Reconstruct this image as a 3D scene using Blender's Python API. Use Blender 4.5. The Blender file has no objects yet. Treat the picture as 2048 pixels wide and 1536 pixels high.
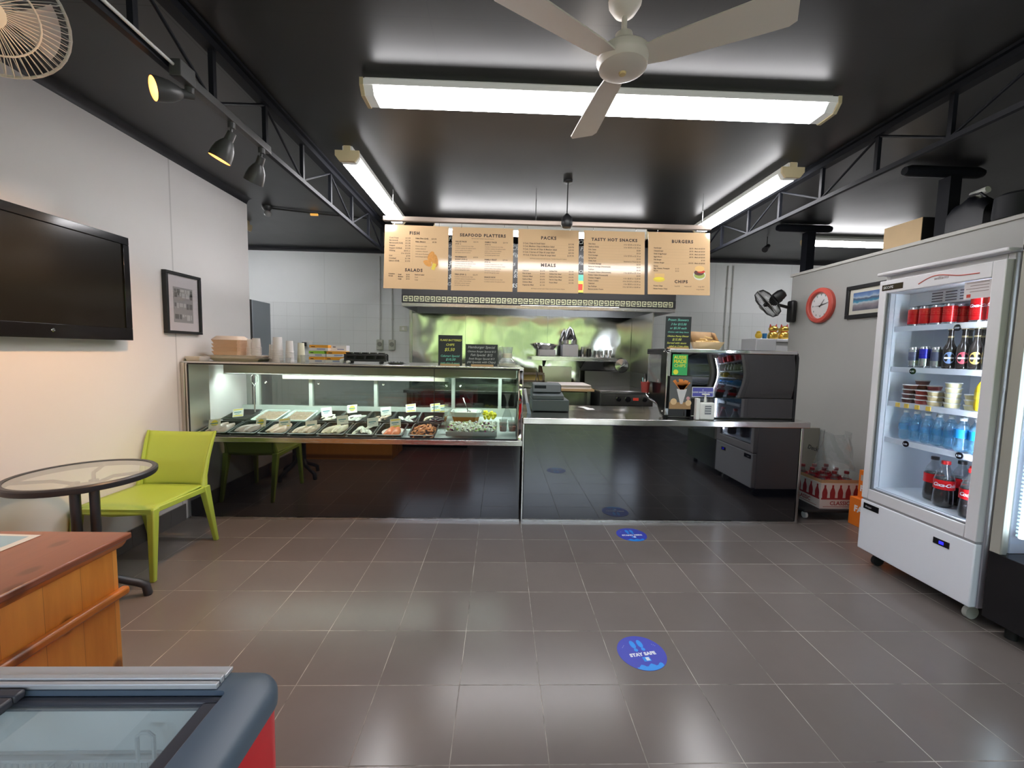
import bpy, bmesh, math, random
from mathutils import Vector, Matrix, Euler
R = math.radians
rnd = random.Random(7)
S = bpy.context.scene
COL = S.collection

# ------------------------------------------------------------------ camera
# 2048 x 1536 frame, focal length 828 px, eye 1.454 m above the floor
def cam_matrix():
    yaw, pit, rol = 0.029, -0.0775, 0.0207
    f = Vector((math.sin(yaw)*math.cos(pit), math.cos(yaw)*math.cos(pit), math.sin(pit)))
    r0 = Vector((math.cos(yaw), -math.sin(yaw), 0)); u0 = r0.cross(f)
    r = r0*math.cos(rol) + u0*math.sin(rol); u = -r0*math.sin(rol) + u0*math.cos(rol)
    m = Matrix((r, u, -f)).transposed().to_4x4()
    m.translation = Vector((0, 0, 1.454))
    return m
cd = bpy.data.cameras.new('camera'); cam = bpy.data.objects.new('camera', cd); COL.objects.link(cam)
cd.sensor_width = 36; cd.sensor_fit = 'HORIZONTAL'; cd.lens = 36*828/2048; cd.clip_start = .02; cd.clip_end = 200
cam.matrix_world = cam_matrix(); S.camera = cam

# ------------------------------------------------------------------ world, sun, exposure
S.view_settings.view_transform = 'Standard'; S.view_settings.look = 'None'
S.view_settings.exposure = 0.85; S.view_settings.gamma = 1; S.view_settings.use_curve_mapping = False
W = bpy.data.worlds.new('sky'); S.world = W; W.use_nodes = True
nt = W.node_tree; nt.nodes.clear()
o = nt.nodes.new('ShaderNodeOutputWorld'); b = nt.nodes.new('ShaderNodeBackground')
sk = nt.nodes.new('ShaderNodeTexSky'); sk.sky_type = 'HOSEK_WILKIE'; sk.turbidity = 3.0; sk.ground_albedo = .4
sk.sun_direction = Vector((-.35, .62, .70)).normalized()
b.inputs[1].default_value = 30.0
hs = nt.nodes.new('ShaderNodeHueSaturation'); hs.inputs['Saturation'].default_value = .45; nt.links.new(sk.outputs[0], hs.inputs['Color']); nt.links.new(hs.outputs[0], b.inputs[0]); nt.links.new(b.outputs[0], o.inputs[0])
sl = bpy.data.lights.new('sun', 'SUN'); sl.energy = 11.0; sl.angle = R(1); sl.color = (1, .95, .86)
sun = bpy.data.objects.new('sun', sl); COL.objects.link(sun)
sun.rotation_euler = Vector((-.35, .62, .70)).to_track_quat('Z', 'Y').to_euler()
S.cycles.max_bounces = 9; S.cycles.diffuse_bounces = 4; S.cycles.glossy_bounces = 5
S.cycles.transmission_bounces = 8; S.cycles.transparent_max_bounces = 24
S.cycles.sample_clamp_indirect = 6.0; S.cycles.caustics_reflective = False; S.cycles.caustics_refractive = False
S.cycles.use_denoising = True

TUBE = 19.0
# daylight through the shop front: a portal guides the sky's light in (it gives off nothing itself)
pl = bpy.data.lights.new('shopfront_portal', 'AREA'); pl.shape = 'RECTANGLE'; pl.size = 6.0; pl.size_y = 2.4
pl.cycles.is_portal = True
po = bpy.data.objects.new('shopfront_portal', pl); COL.objects.link(po); po.location = (.4, -2.05, 1.3); po.rotation_euler = (R(90), 0, 0)

# ------------------------------------------------------------------ materials
MATS = {}
def newmat(name):
    m = bpy.data.materials.new(name); m.use_nodes = True; nt = m.node_tree
    for n in list(nt.nodes): nt.nodes.remove(n)
    out = nt.nodes.new('ShaderNodeOutputMaterial')
    MATS[name] = m
    return m, nt, out
class G:
    """tiny node helper"""
    def __init__(s, nt): s.nt = nt
    def n(s, typ, ins=None, **kw):
        nd = s.nt.nodes.new(typ)
        for k, v in kw.items(): setattr(nd, k, v)
        for k, v in (ins or {}).items():
            if hasattr(v, 'is_output'): s.nt.links.new(v, nd.inputs[k])
            else: nd.inputs[k].default_value = v
        return nd
    def m(s, op, a, b=0.0, c=0.0):
        return s.n('ShaderNodeMath', {0: a, 1: b, 2: c}, operation=op).outputs[0]
    def mix(s, f, a, b):
        nd = s.n('ShaderNodeMix', data_type='RGBA')
        for i, v in ((0, f), (6, a), (7, b)):
            if hasattr(v, 'is_output'): s.nt.links.new(v, nd.inputs[i])
            else: nd.inputs[i].default_value = v if i == 0 else (*v[:3], 1)
        return nd.outputs[2]
    def noise(s, vec, scale, detail=2, rough=.5):
        return s.n('ShaderNodeTexNoise', {'Vector': vec, 'Scale': scale, 'Detail': detail, 'Roughness': rough}).outputs[0]
    def pos(s): return s.n('ShaderNodeNewGeometry').outputs['Position']
    def obj(s): return s.n('ShaderNodeTexCoord').outputs['Object']
    def bsdf(s, out, **kw):
        names = dict(col='Base Color', rough='Roughness', metal='Metallic', spec='Specular IOR Level', normal='Normal', coat='Coat Weight', coatr='Coat Roughness', trans='Transmission Weight', ior='IOR', alpha='Alpha', sss='Subsurface Weight')
        ins = {}
        for k, v in kw.items():
            if k == 'col' and not hasattr(v, 'is_output'): v = (*v[:3], 1)
            ins[names[k]] = v
        b = s.n('ShaderNodeBsdfPrincipled', ins); s.nt.links.new(b.outputs[0], out.inputs[0]); return b
    def bump(s, h, strength=.2, dist=.01):
        return s.n('ShaderNodeBump', {'Height': h, 'Strength': strength, 'Distance': dist}).outputs[0]
def M(name, col=(.5, .5, .5), rough=.5, metal=0, spec=.5, coat=0, var=0, vs=8, bump=0, bs=60, trans=0, emit=None, es=0, alpha=1, sss=0):
    if name in MATS: return MATS[name]
    m, nt, out = newmat(name); g = G(nt); kw = {}
    c = col
    if var:
        n = g.noise(g.obj(), vs, 3)
        c = g.mix(n, [max(0, v*(1-var)) for v in col], [min(1, v*(1+var)) for v in col])
    if bump: kw['normal'] = g.bump(g.noise(g.obj(), bs, 3), bump, .002)
    b = g.bsdf(out, col=c, rough=rough, metal=metal, spec=spec, coat=coat, trans=trans, alpha=alpha, **kw)
    if sss: b.inputs['Subsurface Weight'].default_value = sss; b.inputs['Subsurface Radius'].default_value = (.01, .006, .004)
    if emit: b.inputs['Emission Color'].default_value = (*emit, 1); b.inputs['Emission Strength'].default_value = es
    return m
def pane(name, tint=(.93, .97, .95), ior=1.45, rough=0.0, haze=0.0, hazecol=(.8, .8, .8)):
    if name in MATS: return MATS[name]
    m, nt, out = newmat(name); g = G(nt)
    f = g.m('MULTIPLY', g.n('ShaderNodeFresnel', {'IOR': ior}).outputs[0], g.m('SUBTRACT', 1.0, g.n('ShaderNodeNewGeometry').outputs['Backfacing']))
    f = g.m('MULTIPLY', f, 1.6)
    t = g.n('ShaderNodeBsdfTransparent', {0: (*tint, 1)}).outputs[0]
    if haze:
        d = g.n('ShaderNodeBsdfDiffuse', {0: (*hazecol, 1)}).outputs[0]
        mx = g.n('ShaderNodeMixShader', {0: haze}); nt.links.new(t, mx.inputs[1]); nt.links.new(d, mx.inputs[2]); t = mx.outputs[0]
    gl = g.n('ShaderNodeBsdfGlossy', {0: (1, 1, 1, 1), 'Roughness': rough}).outputs[0]
    mx = g.n('ShaderNodeMixShader', {0: f}); nt.links.new(t, mx.inputs[1]); nt.links.new(gl, mx.inputs[2])
    nt.links.new(mx.outputs[0], out.inputs[0]); return m
def E(name, col, s):
    if name in MATS: return MATS[name]
    m, nt, out = newmat(name); g = G(nt)
    e = g.n('ShaderNodeEmission', {0: (*col, 1), 1: s}); nt.links.new(e.outputs[0], out.inputs[0]); return m
def steel(name, col=(.62, .62, .61), rough=.22, wav=.25, ws=2.2, streak=.06, axis=2):
    m, nt, out = newmat(name); g = G(nt)
    p = g.pos()
    sc = [1, 1, 1]; sc = [60 if i != axis else 1.2 for i in range(3)]
    mp = g.n('ShaderNodeMapping', {'Vector': p, 'Scale': sc}).outputs[0]
    st = g.noise(mp, 3, 2)
    big = g.noise(p, ws, 1.5)
    nrm = g.bump(big, wav, .12)
    nrm = g.n('ShaderNodeBump', {'Height': st, 'Strength': streak, 'Distance': .002, 'Normal': nrm}).outputs[0]
    r = g.m('MULTIPLY_ADD', st, .12, rough-.05)
    g.bsdf(out, col=col, rough=r, metal=1.0, normal=nrm); return m

def floor_mat():
    m, nt, out = newmat('floor tiles'); g = G(nt)
    p = g.pos(); sp = g.n('ShaderNodeSeparateXYZ', {0: p}).outputs
    u = g.m('DIVIDE', g.m('ADD', sp[0], .153+35.2), .352); v = g.m('DIVIDE', g.m('ADD', sp[1], 35.2-3.112), .352)
    ds = []
    for w in (u, v):
        f = g.m('FRACT', w); ds.append(g.m('MINIMUM', f, g.m('SUBTRACT', 1.0, f)))
    d = g.m('MULTIPLY', g.m('MINIMUM', ds[0], ds[1]), .352)
    wob = g.noise(p, 9, 2)
    gr = g.n('ShaderNodeMapRange', {0: d, 1: g.m('MULTIPLY_ADD', wob, .0012, .0005), 2: g.m('MULTIPLY_ADD', wob, .0012, .0014), 3: 1.0, 4: 0.0}).outputs[0]
    cell = g.n('ShaderNodeCombineXYZ', {0: g.m('FLOOR', u), 1: g.m('FLOOR', v)}).outputs[0]
    wn = g.n('ShaderNodeTexWhiteNoise', {0: cell}, noise_dimensions='3D').outputs[0]
    cl = g.noise(p, 2.3, 4, .6); fine = g.noise(p, 26, 3)
    t = g.m('ADD', g.m('MULTIPLY', wn, .35), g.m('MULTIPLY', cl, .65))
    tile = g.mix(t, (.135, .115, .106), (.20, .173, .160))
    gn = g.n('ShaderNodeMapRange', {0: g.noise(p, 3.5, 4, .7), 1: .35, 2: .62}).outputs[0]
    grout = g.mix(gn, (.06, .048, .04), (.50, .45, .40))
    col = g.mix(gr, tile, grout)
    rough = g.m('ADD', g.m('MULTIPLY_ADD', g.noise(p, 3.1, 3), .045, .185), g.m('ADD', g.m('MULTIPLY', fine, .02), g.m('MULTIPLY', gr, .4)))
    h = g.m('ADD', g.m('MULTIPLY', gr, -1.0), g.m('MULTIPLY', g.noise(p, 5, 2), .25))
    g.bsdf(out, col=col, rough=rough, spec=.42, normal=g.bump(h, .35, .0015)); return m
def tilewall_mat():
    m, nt, out = newmat('tiled kitchen wall'); g = G(nt)
    p = g.pos(); sp = g.n('ShaderNodeSeparateXYZ', {0: p}).outputs
    z = sp[2]; ds = []
    for w in (g.m('ADD', sp[0], 20.06), g.m('ADD', z, 20-.13)):
        f = g.m('FRACT', g.m('DIVIDE', w, .2)); ds.append(g.m('MINIMUM', f, g.m('SUBTRACT', 1.0, f)))
    d = g.m('MULTIPLY', g.m('MINIMUM', ds[0], ds[1]), .2)
    low = g.m('LESS_THAN', z, 2.135)
    line = g.m('MULTIPLY', g.m('LESS_THAN', d, .0017), low)
    # upper sheets: a joint every 1.2 m
    fj = g.m('FRACT', g.m('DIVIDE', g.m('ADD', sp[0], 12.2+.09), 1.2)); j = g.m('MULTIPLY', g.m('LESS_THAN', fj, .004), g.m('GREATER_THAN', z, 2.135))
    ln = g.m('MAXIMUM', line, j)
    n = g.noise(p, 1.7, 3)
    base = g.mix(n, (.66, .69, .70), (.75, .77, .77))
    col = g.mix(ln, base, (.55, .57, .57))
    rough = g.m('SUBTRACT', .55, g.m('MULTIPLY', low, .35))
    g.bsdf(out, col=col, rough=rough, normal=g.bump(g.m('MULTIPLY', ln, -1.0), .3, .001)); return m
def wall_mat(name, a, b, joint=None, rough=.45):
    m, nt, out = newmat(name); g = G(nt)
    p = g.pos(); sp = g.n('ShaderNodeSeparateXYZ', {0: p}).outputs
    n = g.noise(p, 1.3, 4, .6); col = g.mix(n, a, b)
    nr = g.bump(g.noise(p, 45, 4), .05, .003)
    if joint:
        f = g.m('FRACT', g.m('DIVIDE', g.m('ADD', sp[1], joint[0]), joint[1])); j = g.m('LESS_THAN', f, .006)
        col = g.mix(g.m('MULTIPLY', j, .35), col, (.25, .23, .22))
    g.bsdf(out, col=col, rough=rough, normal=nr); return m
def ceil_mat():
    m, nt, out = newmat('black ceiling board'); g = G(nt)
    p = g.pos(); sp = g.n('ShaderNodeSeparateXYZ', {0: p}).outputs
    f = g.m('FRACT', g.m('DIVIDE', g.m('ADD', sp[0], 12.0+.35), 1.2)); j = g.m('LESS_THAN', f, .004)
    f2 = g.m('FRACT', g.m('DIVIDE', g.m('ADD', sp[1], 12.0+.4), 2.4)); j2 = g.m('LESS_THAN', f2, .002)
    jj = g.m('MAXIMUM', j, j2)
    side = g.m('GREATER_THAN', g.m('ABSOLUTE', g.m('SUBTRACT', sp[0], .495)), 1.945)
    col = g.mix(jj, g.mix(side, (.0085, .0078, .0075), (.024, .0245, .026)), (.004, .004, .005))
    nr = g.n('ShaderNodeBump', {'Height': g.noise(p, 1.1, 2), 'Strength': .25, 'Distance': .03}).outputs[0]
    g.bsdf(out, col=col, rough=g.m('MULTIPLY_ADD', g.noise(p, 2, 2), .06, .34), spec=.45, normal=nr); return m
def pine_mat(name, a, b, c, axis=0, rough=.35, ks=(6, 6, 4)):
    m, nt, out = newmat(name); g = G(nt)
    p = g.pos(); sp = g.n('ShaderNodeSeparateXYZ', {0: p}).outputs
    sc = [14, 14, 14]; sc[axis] = 1.6
    mp = g.n('ShaderNodeMapping', {'Vector': p, 'Scale': sc}).outputs[0]
    gr = g.noise(mp, 1.6, 5, .6)
    other = 1 if axis != 1 else 0
    brd = g.m('FLOOR', g.m('DIVIDE', sp[other], .115))
    wn = g.n('ShaderNodeTexWhiteNoise', {1: brd}, noise_dimensions='1D').outputs[0]
    col = g.mix(gr, a, b); col = g.mix(g.m('MULTIPLY', wn, .55), col, c)
    a_, b_ = (sp[1], sp[2]) if axis == 2 else (sp[0], sp[1])
    mk = g.n('ShaderNodeCombineXYZ', {0: g.m('MULTIPLY', a_, ks[1]), 1: g.m('MULTIPLY', b_, ks[2])}).outputs[0]
    vo = g.n('ShaderNodeTexVoronoi', {'Vector': mk, 'Scale': 1.0}, voronoi_dimensions='2D').outputs[0]
    kn = g.n('ShaderNodeMapRange', {0: vo, 1: .07, 2: .15, 3: 1.0, 4: 0.0}).outputs[0]
    col = g.mix(g.m('MULTIPLY', kn, .75), col, (.11, .03, .008))
    fb = g.m('FRACT', g.m('DIVIDE', sp[other], .115)); col = g.mix(g.m('MULTIPLY', g.m('LESS_THAN', fb, .012), .5), col, (.1, .03, .01))
    g.bsdf(out, col=col, rough=rough, coat=.25, coatr=.2); return m

FLOOR = floor_mat(); TILEW = tilewall_mat(); CEIL = ceil_mat()
WALLL = wall_mat('painted plaster wall', (.74, .71, .70), (.80, .77, .76), (10.0+.99, 2.4))
WALLR = wall_mat('shaded partition white', (.36, .36, .345), (.42, .42, .40))  # white partition kept darker: its shade is put into the colour
STEEL = steel('brushed steel'); STEELM = steel('polished steel sheet', (.66, .66, .64), .10, .55, 1.6, .03)
STEELH = steel('horizontal brushed steel', (.66, .65, .63), .25, .1, 2, .05, 0)
CHROME = M('bright chrome', (.75, .75, .75), .08, 1)
BLACKG = M('black counter glass', (.004, .004, .006), .03, 0, 1.0, coat=1.0)
BLK = M('satin black', (.012, .012, .014), .4); BLKM = M('matt black', (.012, .012, .013), .65)
BLKP = M('glossy black plastic', (.008, .008, .01), .12); TRUSS = M('black painted steel', (.007, .008, .012), .6, spec=.2)
WHT = M('white enamel', (.72, .73, .75), .25); WHP = M('white plastic', (.75, .75, .73), .4)
CREAM = M('aged cream plastic', (.62, .52, .32), .45); IVORY = M('ivory enamel fan', (.68, .62, .54), .4)
KRAFT = M('kraft board', (.42, .26, .13), .8, var=.12, vs=30); KRAFTL = M('pale kraft board', (.66, .48, .28), .75, var=.08)
CLEAR = pane('clear glass', (.92, .97, .95)); CLEARW = pane('clear plastic', (.88, .9, .9), 1.45, .05, .12)
CASEGL = pane('greenish display glass', (.93, .975, .955), 1.45)
FRIDGL = pane('fridge door glass', (.93, .96, .98), 1.35)
# ------------------------------------------------------------------ mesh builder
class MB:
    def __init__(s, mat=None): s.v = []; s.f = []; s.fm = []; s.mats = []; s.cur = 0; s.X = Matrix(); (s.use(mat) if mat else None)
    def use(s, mat):
        if mat not in s.mats: s.mats.append(mat)
        s.cur = s.mats.index(mat); return s
    def add(s, vs, fs):
        b = len(s.v); s.v += [tuple(s.X @ Vector(p)) for p in vs]
        for f in fs: s.f.append([b+i for i in f]); s.fm.append(s.cur)
        return s
    def box(s, x0, x1, y0, y1, z0, z1):
        return s.add([(x0,y0,z0),(x1,y0,z0),(x1,y1,z0),(x0,y1,z0),(x0,y0,z1),(x1,y0,z1),(x1,y1,z1),(x0,y1,z1)],
                     [(0,3,2,1),(4,5,6,7),(0,1,5,4),(1,2,6,5),(2,3,7,6),(3,0,4,7)])
    def cyl(s, p0, p1, r0, r1=None, n=16, caps=True):
        r1 = r0 if r1 is None else r1; p0 = Vector(p0); p1 = Vector(p1)
        q = (p1-p0).to_track_quat('Z', 'Y'); vs = []
        for p, r in ((p0, r0), (p1, r1)):
            for i in range(n):
                a = 2*math.pi*i/n; vs.append(p + q @ Vector((r*math.cos(a), r*math.sin(a), 0)))
        fs = [(i, (i+1) % n, n+(i+1) % n, n+i) for i in range(n)]
        if caps: fs += [tuple(range(n))[::-1], tuple(range(n, 2*n))]
        return s.add(vs, fs)
    def lathe(s, prof, c=(0,0,0), axis=(0,0,1), n=24, close=True):
        q = Vector(axis).to_track_quat('Z', 'Y') if tuple(axis) != (0,0,1) else Matrix.Identity(3).to_quaternion()
        c = Vector(c); vs = []; fs = []
        for r, z in prof:
            for i in range(n):
                a = 2*math.pi*i/n; vs.append(c + q @ Vector((r*math.cos(a), r*math.sin(a), z)))
        for k in range(len(prof)-1):
            for i in range(n): fs.append((k*n+i, k*n+(i+1) % n, (k+1)*n+(i+1) % n, (k+1)*n+i))
        if close:
            if prof[0][0] > 1e-4: fs.append(tuple(range(n))[::-1])
            if prof[-1][0] > 1e-4: fs.append(tuple(range((len(prof)-1)*n, len(prof)*n)))
        return s.add(vs, fs)
    def prism(s, poly, d0, d1, plane='xz'):
        f = {'xz': lambda a, b, d: (a, d, b), 'yz': lambda a, b, d: (d, a, b), 'xy': lambda a, b, d: (a, b, d)}[plane]
        n = len(poly); vs = [f(a, b, d0) for a, b in poly] + [f(a, b, d1) for a, b in poly]
        return s.add(vs, [tuple(range(n)), tuple(range(n, 2*n))[::-1]] + [(i, n+i, n+(i+1) % n, (i+1) % n) for i in range(n)])
    def tube(s, path, r, n=8, closed=False):
        P = [Vector(p) for p in path]; m = len(P); vs = []; fs = []
        up = None
        for i in range(m):
            a = P[(i-1) % m] if (closed or i > 0) else P[i]; b = P[(i+1) % m] if (closed or i < m-1) else P[i]
            t = (b-a).normalized()
            if up is None: up = t.orthogonal().normalized()
            up = (up - t*up.dot(t)).normalized(); w = t.cross(up)
            rr = r[i] if isinstance(r, (list, tuple)) else r
            for k in range(n):
                ang = 2*math.pi*k/n; vs.append(P[i] + (up*math.cos(ang) + w*math.sin(ang))*rr)
        for i in range(m if closed else m-1):
            j = (i+1) % m
            for k in range(n): fs.append((i*n+k, i*n+(k+1) % n, j*n+(k+1) % n, j*n+k))
        if not closed: fs += [tuple(range(n))[::-1], tuple(range((m-1)*n, m*n))]
        return s.add(vs, fs)
    def grid(s, fn, nu, nv):
        vs = [fn(i/nu, j/nv) for j in range(nv+1) for i in range(nu+1)]
        return s.add(vs, [(j*(nu+1)+i, j*(nu+1)+i+1, (j+1)*(nu+1)+i+1, (j+1)*(nu+1)+i) for j in range(nv) for i in range(nu)])
    def blob(s, c, rx, ry, rz, n=10, m=6, jit=0, rot=0, seed=0):
        rr = random.Random(seed or hash((round(c[0], 4), round(c[1], 4))) & 9999)
        q = Matrix.Rotation(rot, 3, 'Z'); vs = []; fs = []
        for j in range(m+1):
            t = math.pi*j/m
            for i in range(n):
                a = 2*math.pi*i/n; k = 1+rr.uniform(-jit, jit)
                p = q @ Vector((rx*math.sin(t)*math.cos(a)*k, ry*math.sin(t)*math.sin(a)*k, -rz*math.cos(t)*(k if jit else 1)))
                vs.append((c[0]+p.x, c[1]+p.y, c[2]+p.z))
        for j in range(m):
            for i in range(n): fs.append((j*n+i, j*n+(i+1) % n, (j+1)*n+(i+1) % n, (j+1)*n+i))
        return s.add(vs, fs)
    def text(s, body, size, x, y, depth=.0004, align='LEFT', bold=0.0, space=1.0, zoff=0.0, plane='xz', shear=0.0, sx=1.0):
        """lettering laid flat: local x/y go to the plane's two axes, zoff lifts it off the surface"""
        cu = bpy.data.curves.new('t', 'FONT'); cu.body = body; cu.size = size; cu.align_x = align
        cu.extrude = depth; cu.resolution_u = 2; cu.offset = bold; cu.space_character = space; cu.shear = shear
        ob = bpy.data.objects.new('t', cu); COL.objects.link(ob)
        dg = bpy.context.evaluated_depsgraph_get(); ev = ob.evaluated_get(dg); me = ev.to_mesh()
        vs = [v.co.copy() for v in me.vertices]; fs = [tuple(p.vertices) for p in me.polygons]
        ev.to_mesh_clear(); bpy.data.objects.remove(ob); bpy.data.curves.remove(cu)
        f = {'xz': lambda p: (x+p.x*sx, -zoff-p.z, y+p.y), 'xy': lambda p: (x+p.x*sx, y+p.y, zoff+p.z), 'yz': lambda p: (-zoff-p.z, x-p.x*sx, y+p.y),
             'YZ': lambda p: (zoff+p.z, x+p.x*sx, y+p.y)}[plane]
        return s.add([f(p) for p in vs], fs)
    def obj(s, name, parent=None, world=True, bevel=0, seg=2, label=None, smooth=38, stuff=False):
        me = bpy.data.meshes.new(name); v = s.v
        if parent is not None and world:
            inv = Matrix.Rotation(-parent.rotation_euler.z, 4, 'Z') @ Matrix.Translation(-parent.location)
            if parent.parent is None and parent.type != 'EMPTY': pass
            v = [tuple(inv @ Vector(p)) for p in v]
        me.from_pydata(v, [], s.f)
        for m in s.mats: me.materials.append(m)
        me.polygons.foreach_set('material_index', s.fm)
        bm = bmesh.new(); bm.from_mesh(me); bmesh.ops.recalc_face_normals(bm, faces=bm.faces[:]); bm.to_mesh(me); bm.free()
        me.polygons.foreach_set('use_smooth', [True]*len(me.polygons)); me.set_sharp_from_angle(angle=R(smooth)); me.update()
        ob = bpy.data.objects.new(name, me); COL.objects.link(ob)
        if parent is not None: ob.parent = parent
        if bevel:
            md = ob.modifiers.new('edge', 'BEVEL'); md.width = bevel; md.segments = seg; md.limit_method = 'ANGLE'; md.angle_limit = R(40); md.harden_normals = False
        if label: ob['label'] = label
        if stuff: ob['kind'] = 'stuff'
        return ob
def tag(o, label, cat, group=None, kind=None):
    o['label'] = label; o['category'] = cat
    if group: o['group'] = group
    if kind: o['kind'] = kind
    return o
def T(name, label, cat, loc=(0,0,0), rz=0, group=None):
    o = bpy.data.objects.new(name, None); COL.objects.link(o); o.location = loc; o.rotation_euler = (0,0,rz)
    o.empty_display_size = .05
    return tag(o, label, cat, group)
def ST(name, mb, parent=None, bevel=0, label=None):
    o = mb.obj(name, parent, bevel=bevel)
    if parent is None: o['kind'] = 'structure'
    if label: o['label'] = label
    return o
def dup(root, loc, rz=None, label=None, group=None, scale=None):
    def cp(o, par):
        c = o.copy(); COL.objects.link(c); c.parent = par
        for ch in [x for x in bpy.data.objects if x.parent == o]: cp(ch, c)
        return c
    c = cp(root, None); c.location = loc
    if rz is not None: c.rotation_euler = (0,0,rz)
    if label: c['label'] = label
    if group: c['group'] = group
    if scale: c.scale = scale
    return c
def sub(parent, name, mb, bevel=0, label=None):
    """a sub-part: a child of a part whose own mesh is given in the thing's local frame"""
    o = mb.obj(name, parent, world=False, bevel=bevel, label=label); return o

# ------------------------------------------------------------------ room shell
H = 2.95; YB = 6.45; CF = 3.456
ST('floor', MB(FLOOR).box(-5, 6.2, -2.0, 6.6, -.05, 0))
ST('ceiling', MB(CEIL).box(-5, 6.2, -2.0, 6.6, H, H+.05))
ST('wall_back', MB(TILEW).box(-5, 6.2, YB, YB+.12, 0, H))
ST('wall_left', MB(WALLL).box(-2.76, -2.61, -2.0, 4.42, 0, H), bevel=.004)
ST('wall_left_rear', MB(TILEW).box(-4.75, -4.6, 4.2, YB, 0, H))
ST('wall_left_return', MB(WALLL).box(-4.75, -2.76, 4.2, 4.42, 0, H))
ST('wall_right_outer', MB(WALLR).box(5.9, 6.05, -2.0, YB, 0, H))
w = MB(WALLR).box(3.4, 3.5, -2.0, 4.84, 0, 2.40)
w.use(M('partition cap', (.56, .55, .52), .5)).box(3.385, 3.515, -2.0, 4.86, 2.395, 2.425)
ST('wall_right', w, bevel=.004)
b = MB(M('grey skirting tile', (.12, .11, .105), .35)); y = -2.0
while y < 3.44: b.box(-2.61, -2.60, y+.0015, min(y+.3505, 3.44), 0, .135); y += .352
b.use(M('pale grout', (.4, .37, .33), .8)).box(-2.61, -2.603, -2.0, 3.44, 0, .1365)
ST('baseboard_left', b)
tr = M('black cornice', (.006, .006, .010), .5)
def cove(a0, a1, fixed, side, plane):
    c = []
    for k in range(7):
        t = math.pi/2*k/6; c.append((fixed+side*(.09-.09*math.sin(t)), H-.09+.09*(1-math.cos(t)) if False else H-.09*math.cos(t)))
    c = [(fixed, H-.0555)] + [(fixed+side*.055*(1-math.cos(t)), H-.0555+.055*math.sin(t)) for t in [math.pi/2*k/6 for k in range(7)]] + [(fixed, H-.0005)]
    return MB(tr).prism(c, a0, a1, plane)
ST('trim_1', cove(-2.0, 4.42, -2.61, 1, 'xz'))
ST('trim_2', cove(-4.6, 5.9, YB, -1, 'yz'))
# unseen shop front: posts, beam and stall riser shaped to hold back daylight
sf = MB(WALLR).box(-2.76, -2.35, -2.1, -1.98, 0, H).box(3.1, 6.05, -2.1, -1.98, 0, H).box(-2.35, 3.1, -2.1, -1.98, 2.45, H).box(-5, -2.76, -2.1, -1.98, 0, H)
sf.use(BLK).box(.38, .46, -2.09, -2.0, 0, 2.45).box(2.5, 2.58, -2.09, -2.0, 0, 2.45).box(-1.0, -.93, -2.09, -2.0, 1.5, 2.45).box(-2.35, .38, -2.09, -2.0, 0, 1.5).box(2.58, 3.1, -2.09, -2.0, 0, 1.15)
ST('wall_front', sf)
# outdoors, seen only in reflections
gm, gnt, gout = newmat('mown lawn'); g = G(gnt)
g.bsdf(gout, col=g.mix(g.noise(g.pos(), 3, 4), (.14, .19, .06), (.26, .32, .12)), rough=.9)
ST('ground', MB(M('concrete footpath', (.5, .48, .45), .8, var=.15)).box(-16, 18, -11.5, -2.1, -.12, -.06))
ST('lawn', MB(gm).box(-25, 28, -24, -11.5, -.14, -.08))
ST('trim_3', MB(M('peach awning fascia', (.75, .50, .36), .6)).box(-5, 6, -3.4, -3.3, 2.70, 3.0).box(-5, 6, -3.3, -2.1, 3.0, 3.05))
hm, hnt, hout = newmat('hedge leaves'); g = G(hnt)
g.bsdf(hout, col=g.mix(g.n('ShaderNodeMapRange', {0: g.noise(g.pos(), 1.1, 5, .65), 1: .35, 2: .65}).outputs[0], (.03, .045, .02), (.20, .27, .08)), rough=.8)
hg = MB(hm); r_ = random.Random(31)
hg.grid(lambda u, v: (-32+66*u, -22.6-1.2*v+.5*r_.random(), -.1+6.6*v+.5*r_.random()), 90, 10)  # hedge added to keep bright sky out of the steel's reflections
o = hg.obj('sky_screen_hedge'); tag(o, 'tall green hedge added out of view to screen bright sky from the steel', 'hedge'); md = o.modifiers.new('th', 'SOLIDIFY'); md.thickness = 1.2
for i, (x, y, r, h) in enumerate(((-11, -17, 2.2, 4.2), (-5, -18, 2.0, 3.4), (1.0, -17.5, 2.2, 4.4), (7.4, -18, 2.0, 3.7), (13.6, -17, 2.2, 4.6))):
    t = T('street_tree', 'leafy green tree across the road, ' + ('at the far end of the row', 'second in the row', 'tall one in the row middle', 'fourth in the row', 'tallest at the row end')[i], 'tree', (x, y, -.1), group='trees across the road')
    MB(hm).blob((x, y, h*.62), r, r*.8, h*.5, 16, 10, .10, seed=i+1).obj('crown', t)
    MB(KRAFT).cyl((x, y, -.1), (x, y, h*.35), .16, .12, 8).obj('trunk', t)
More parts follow.
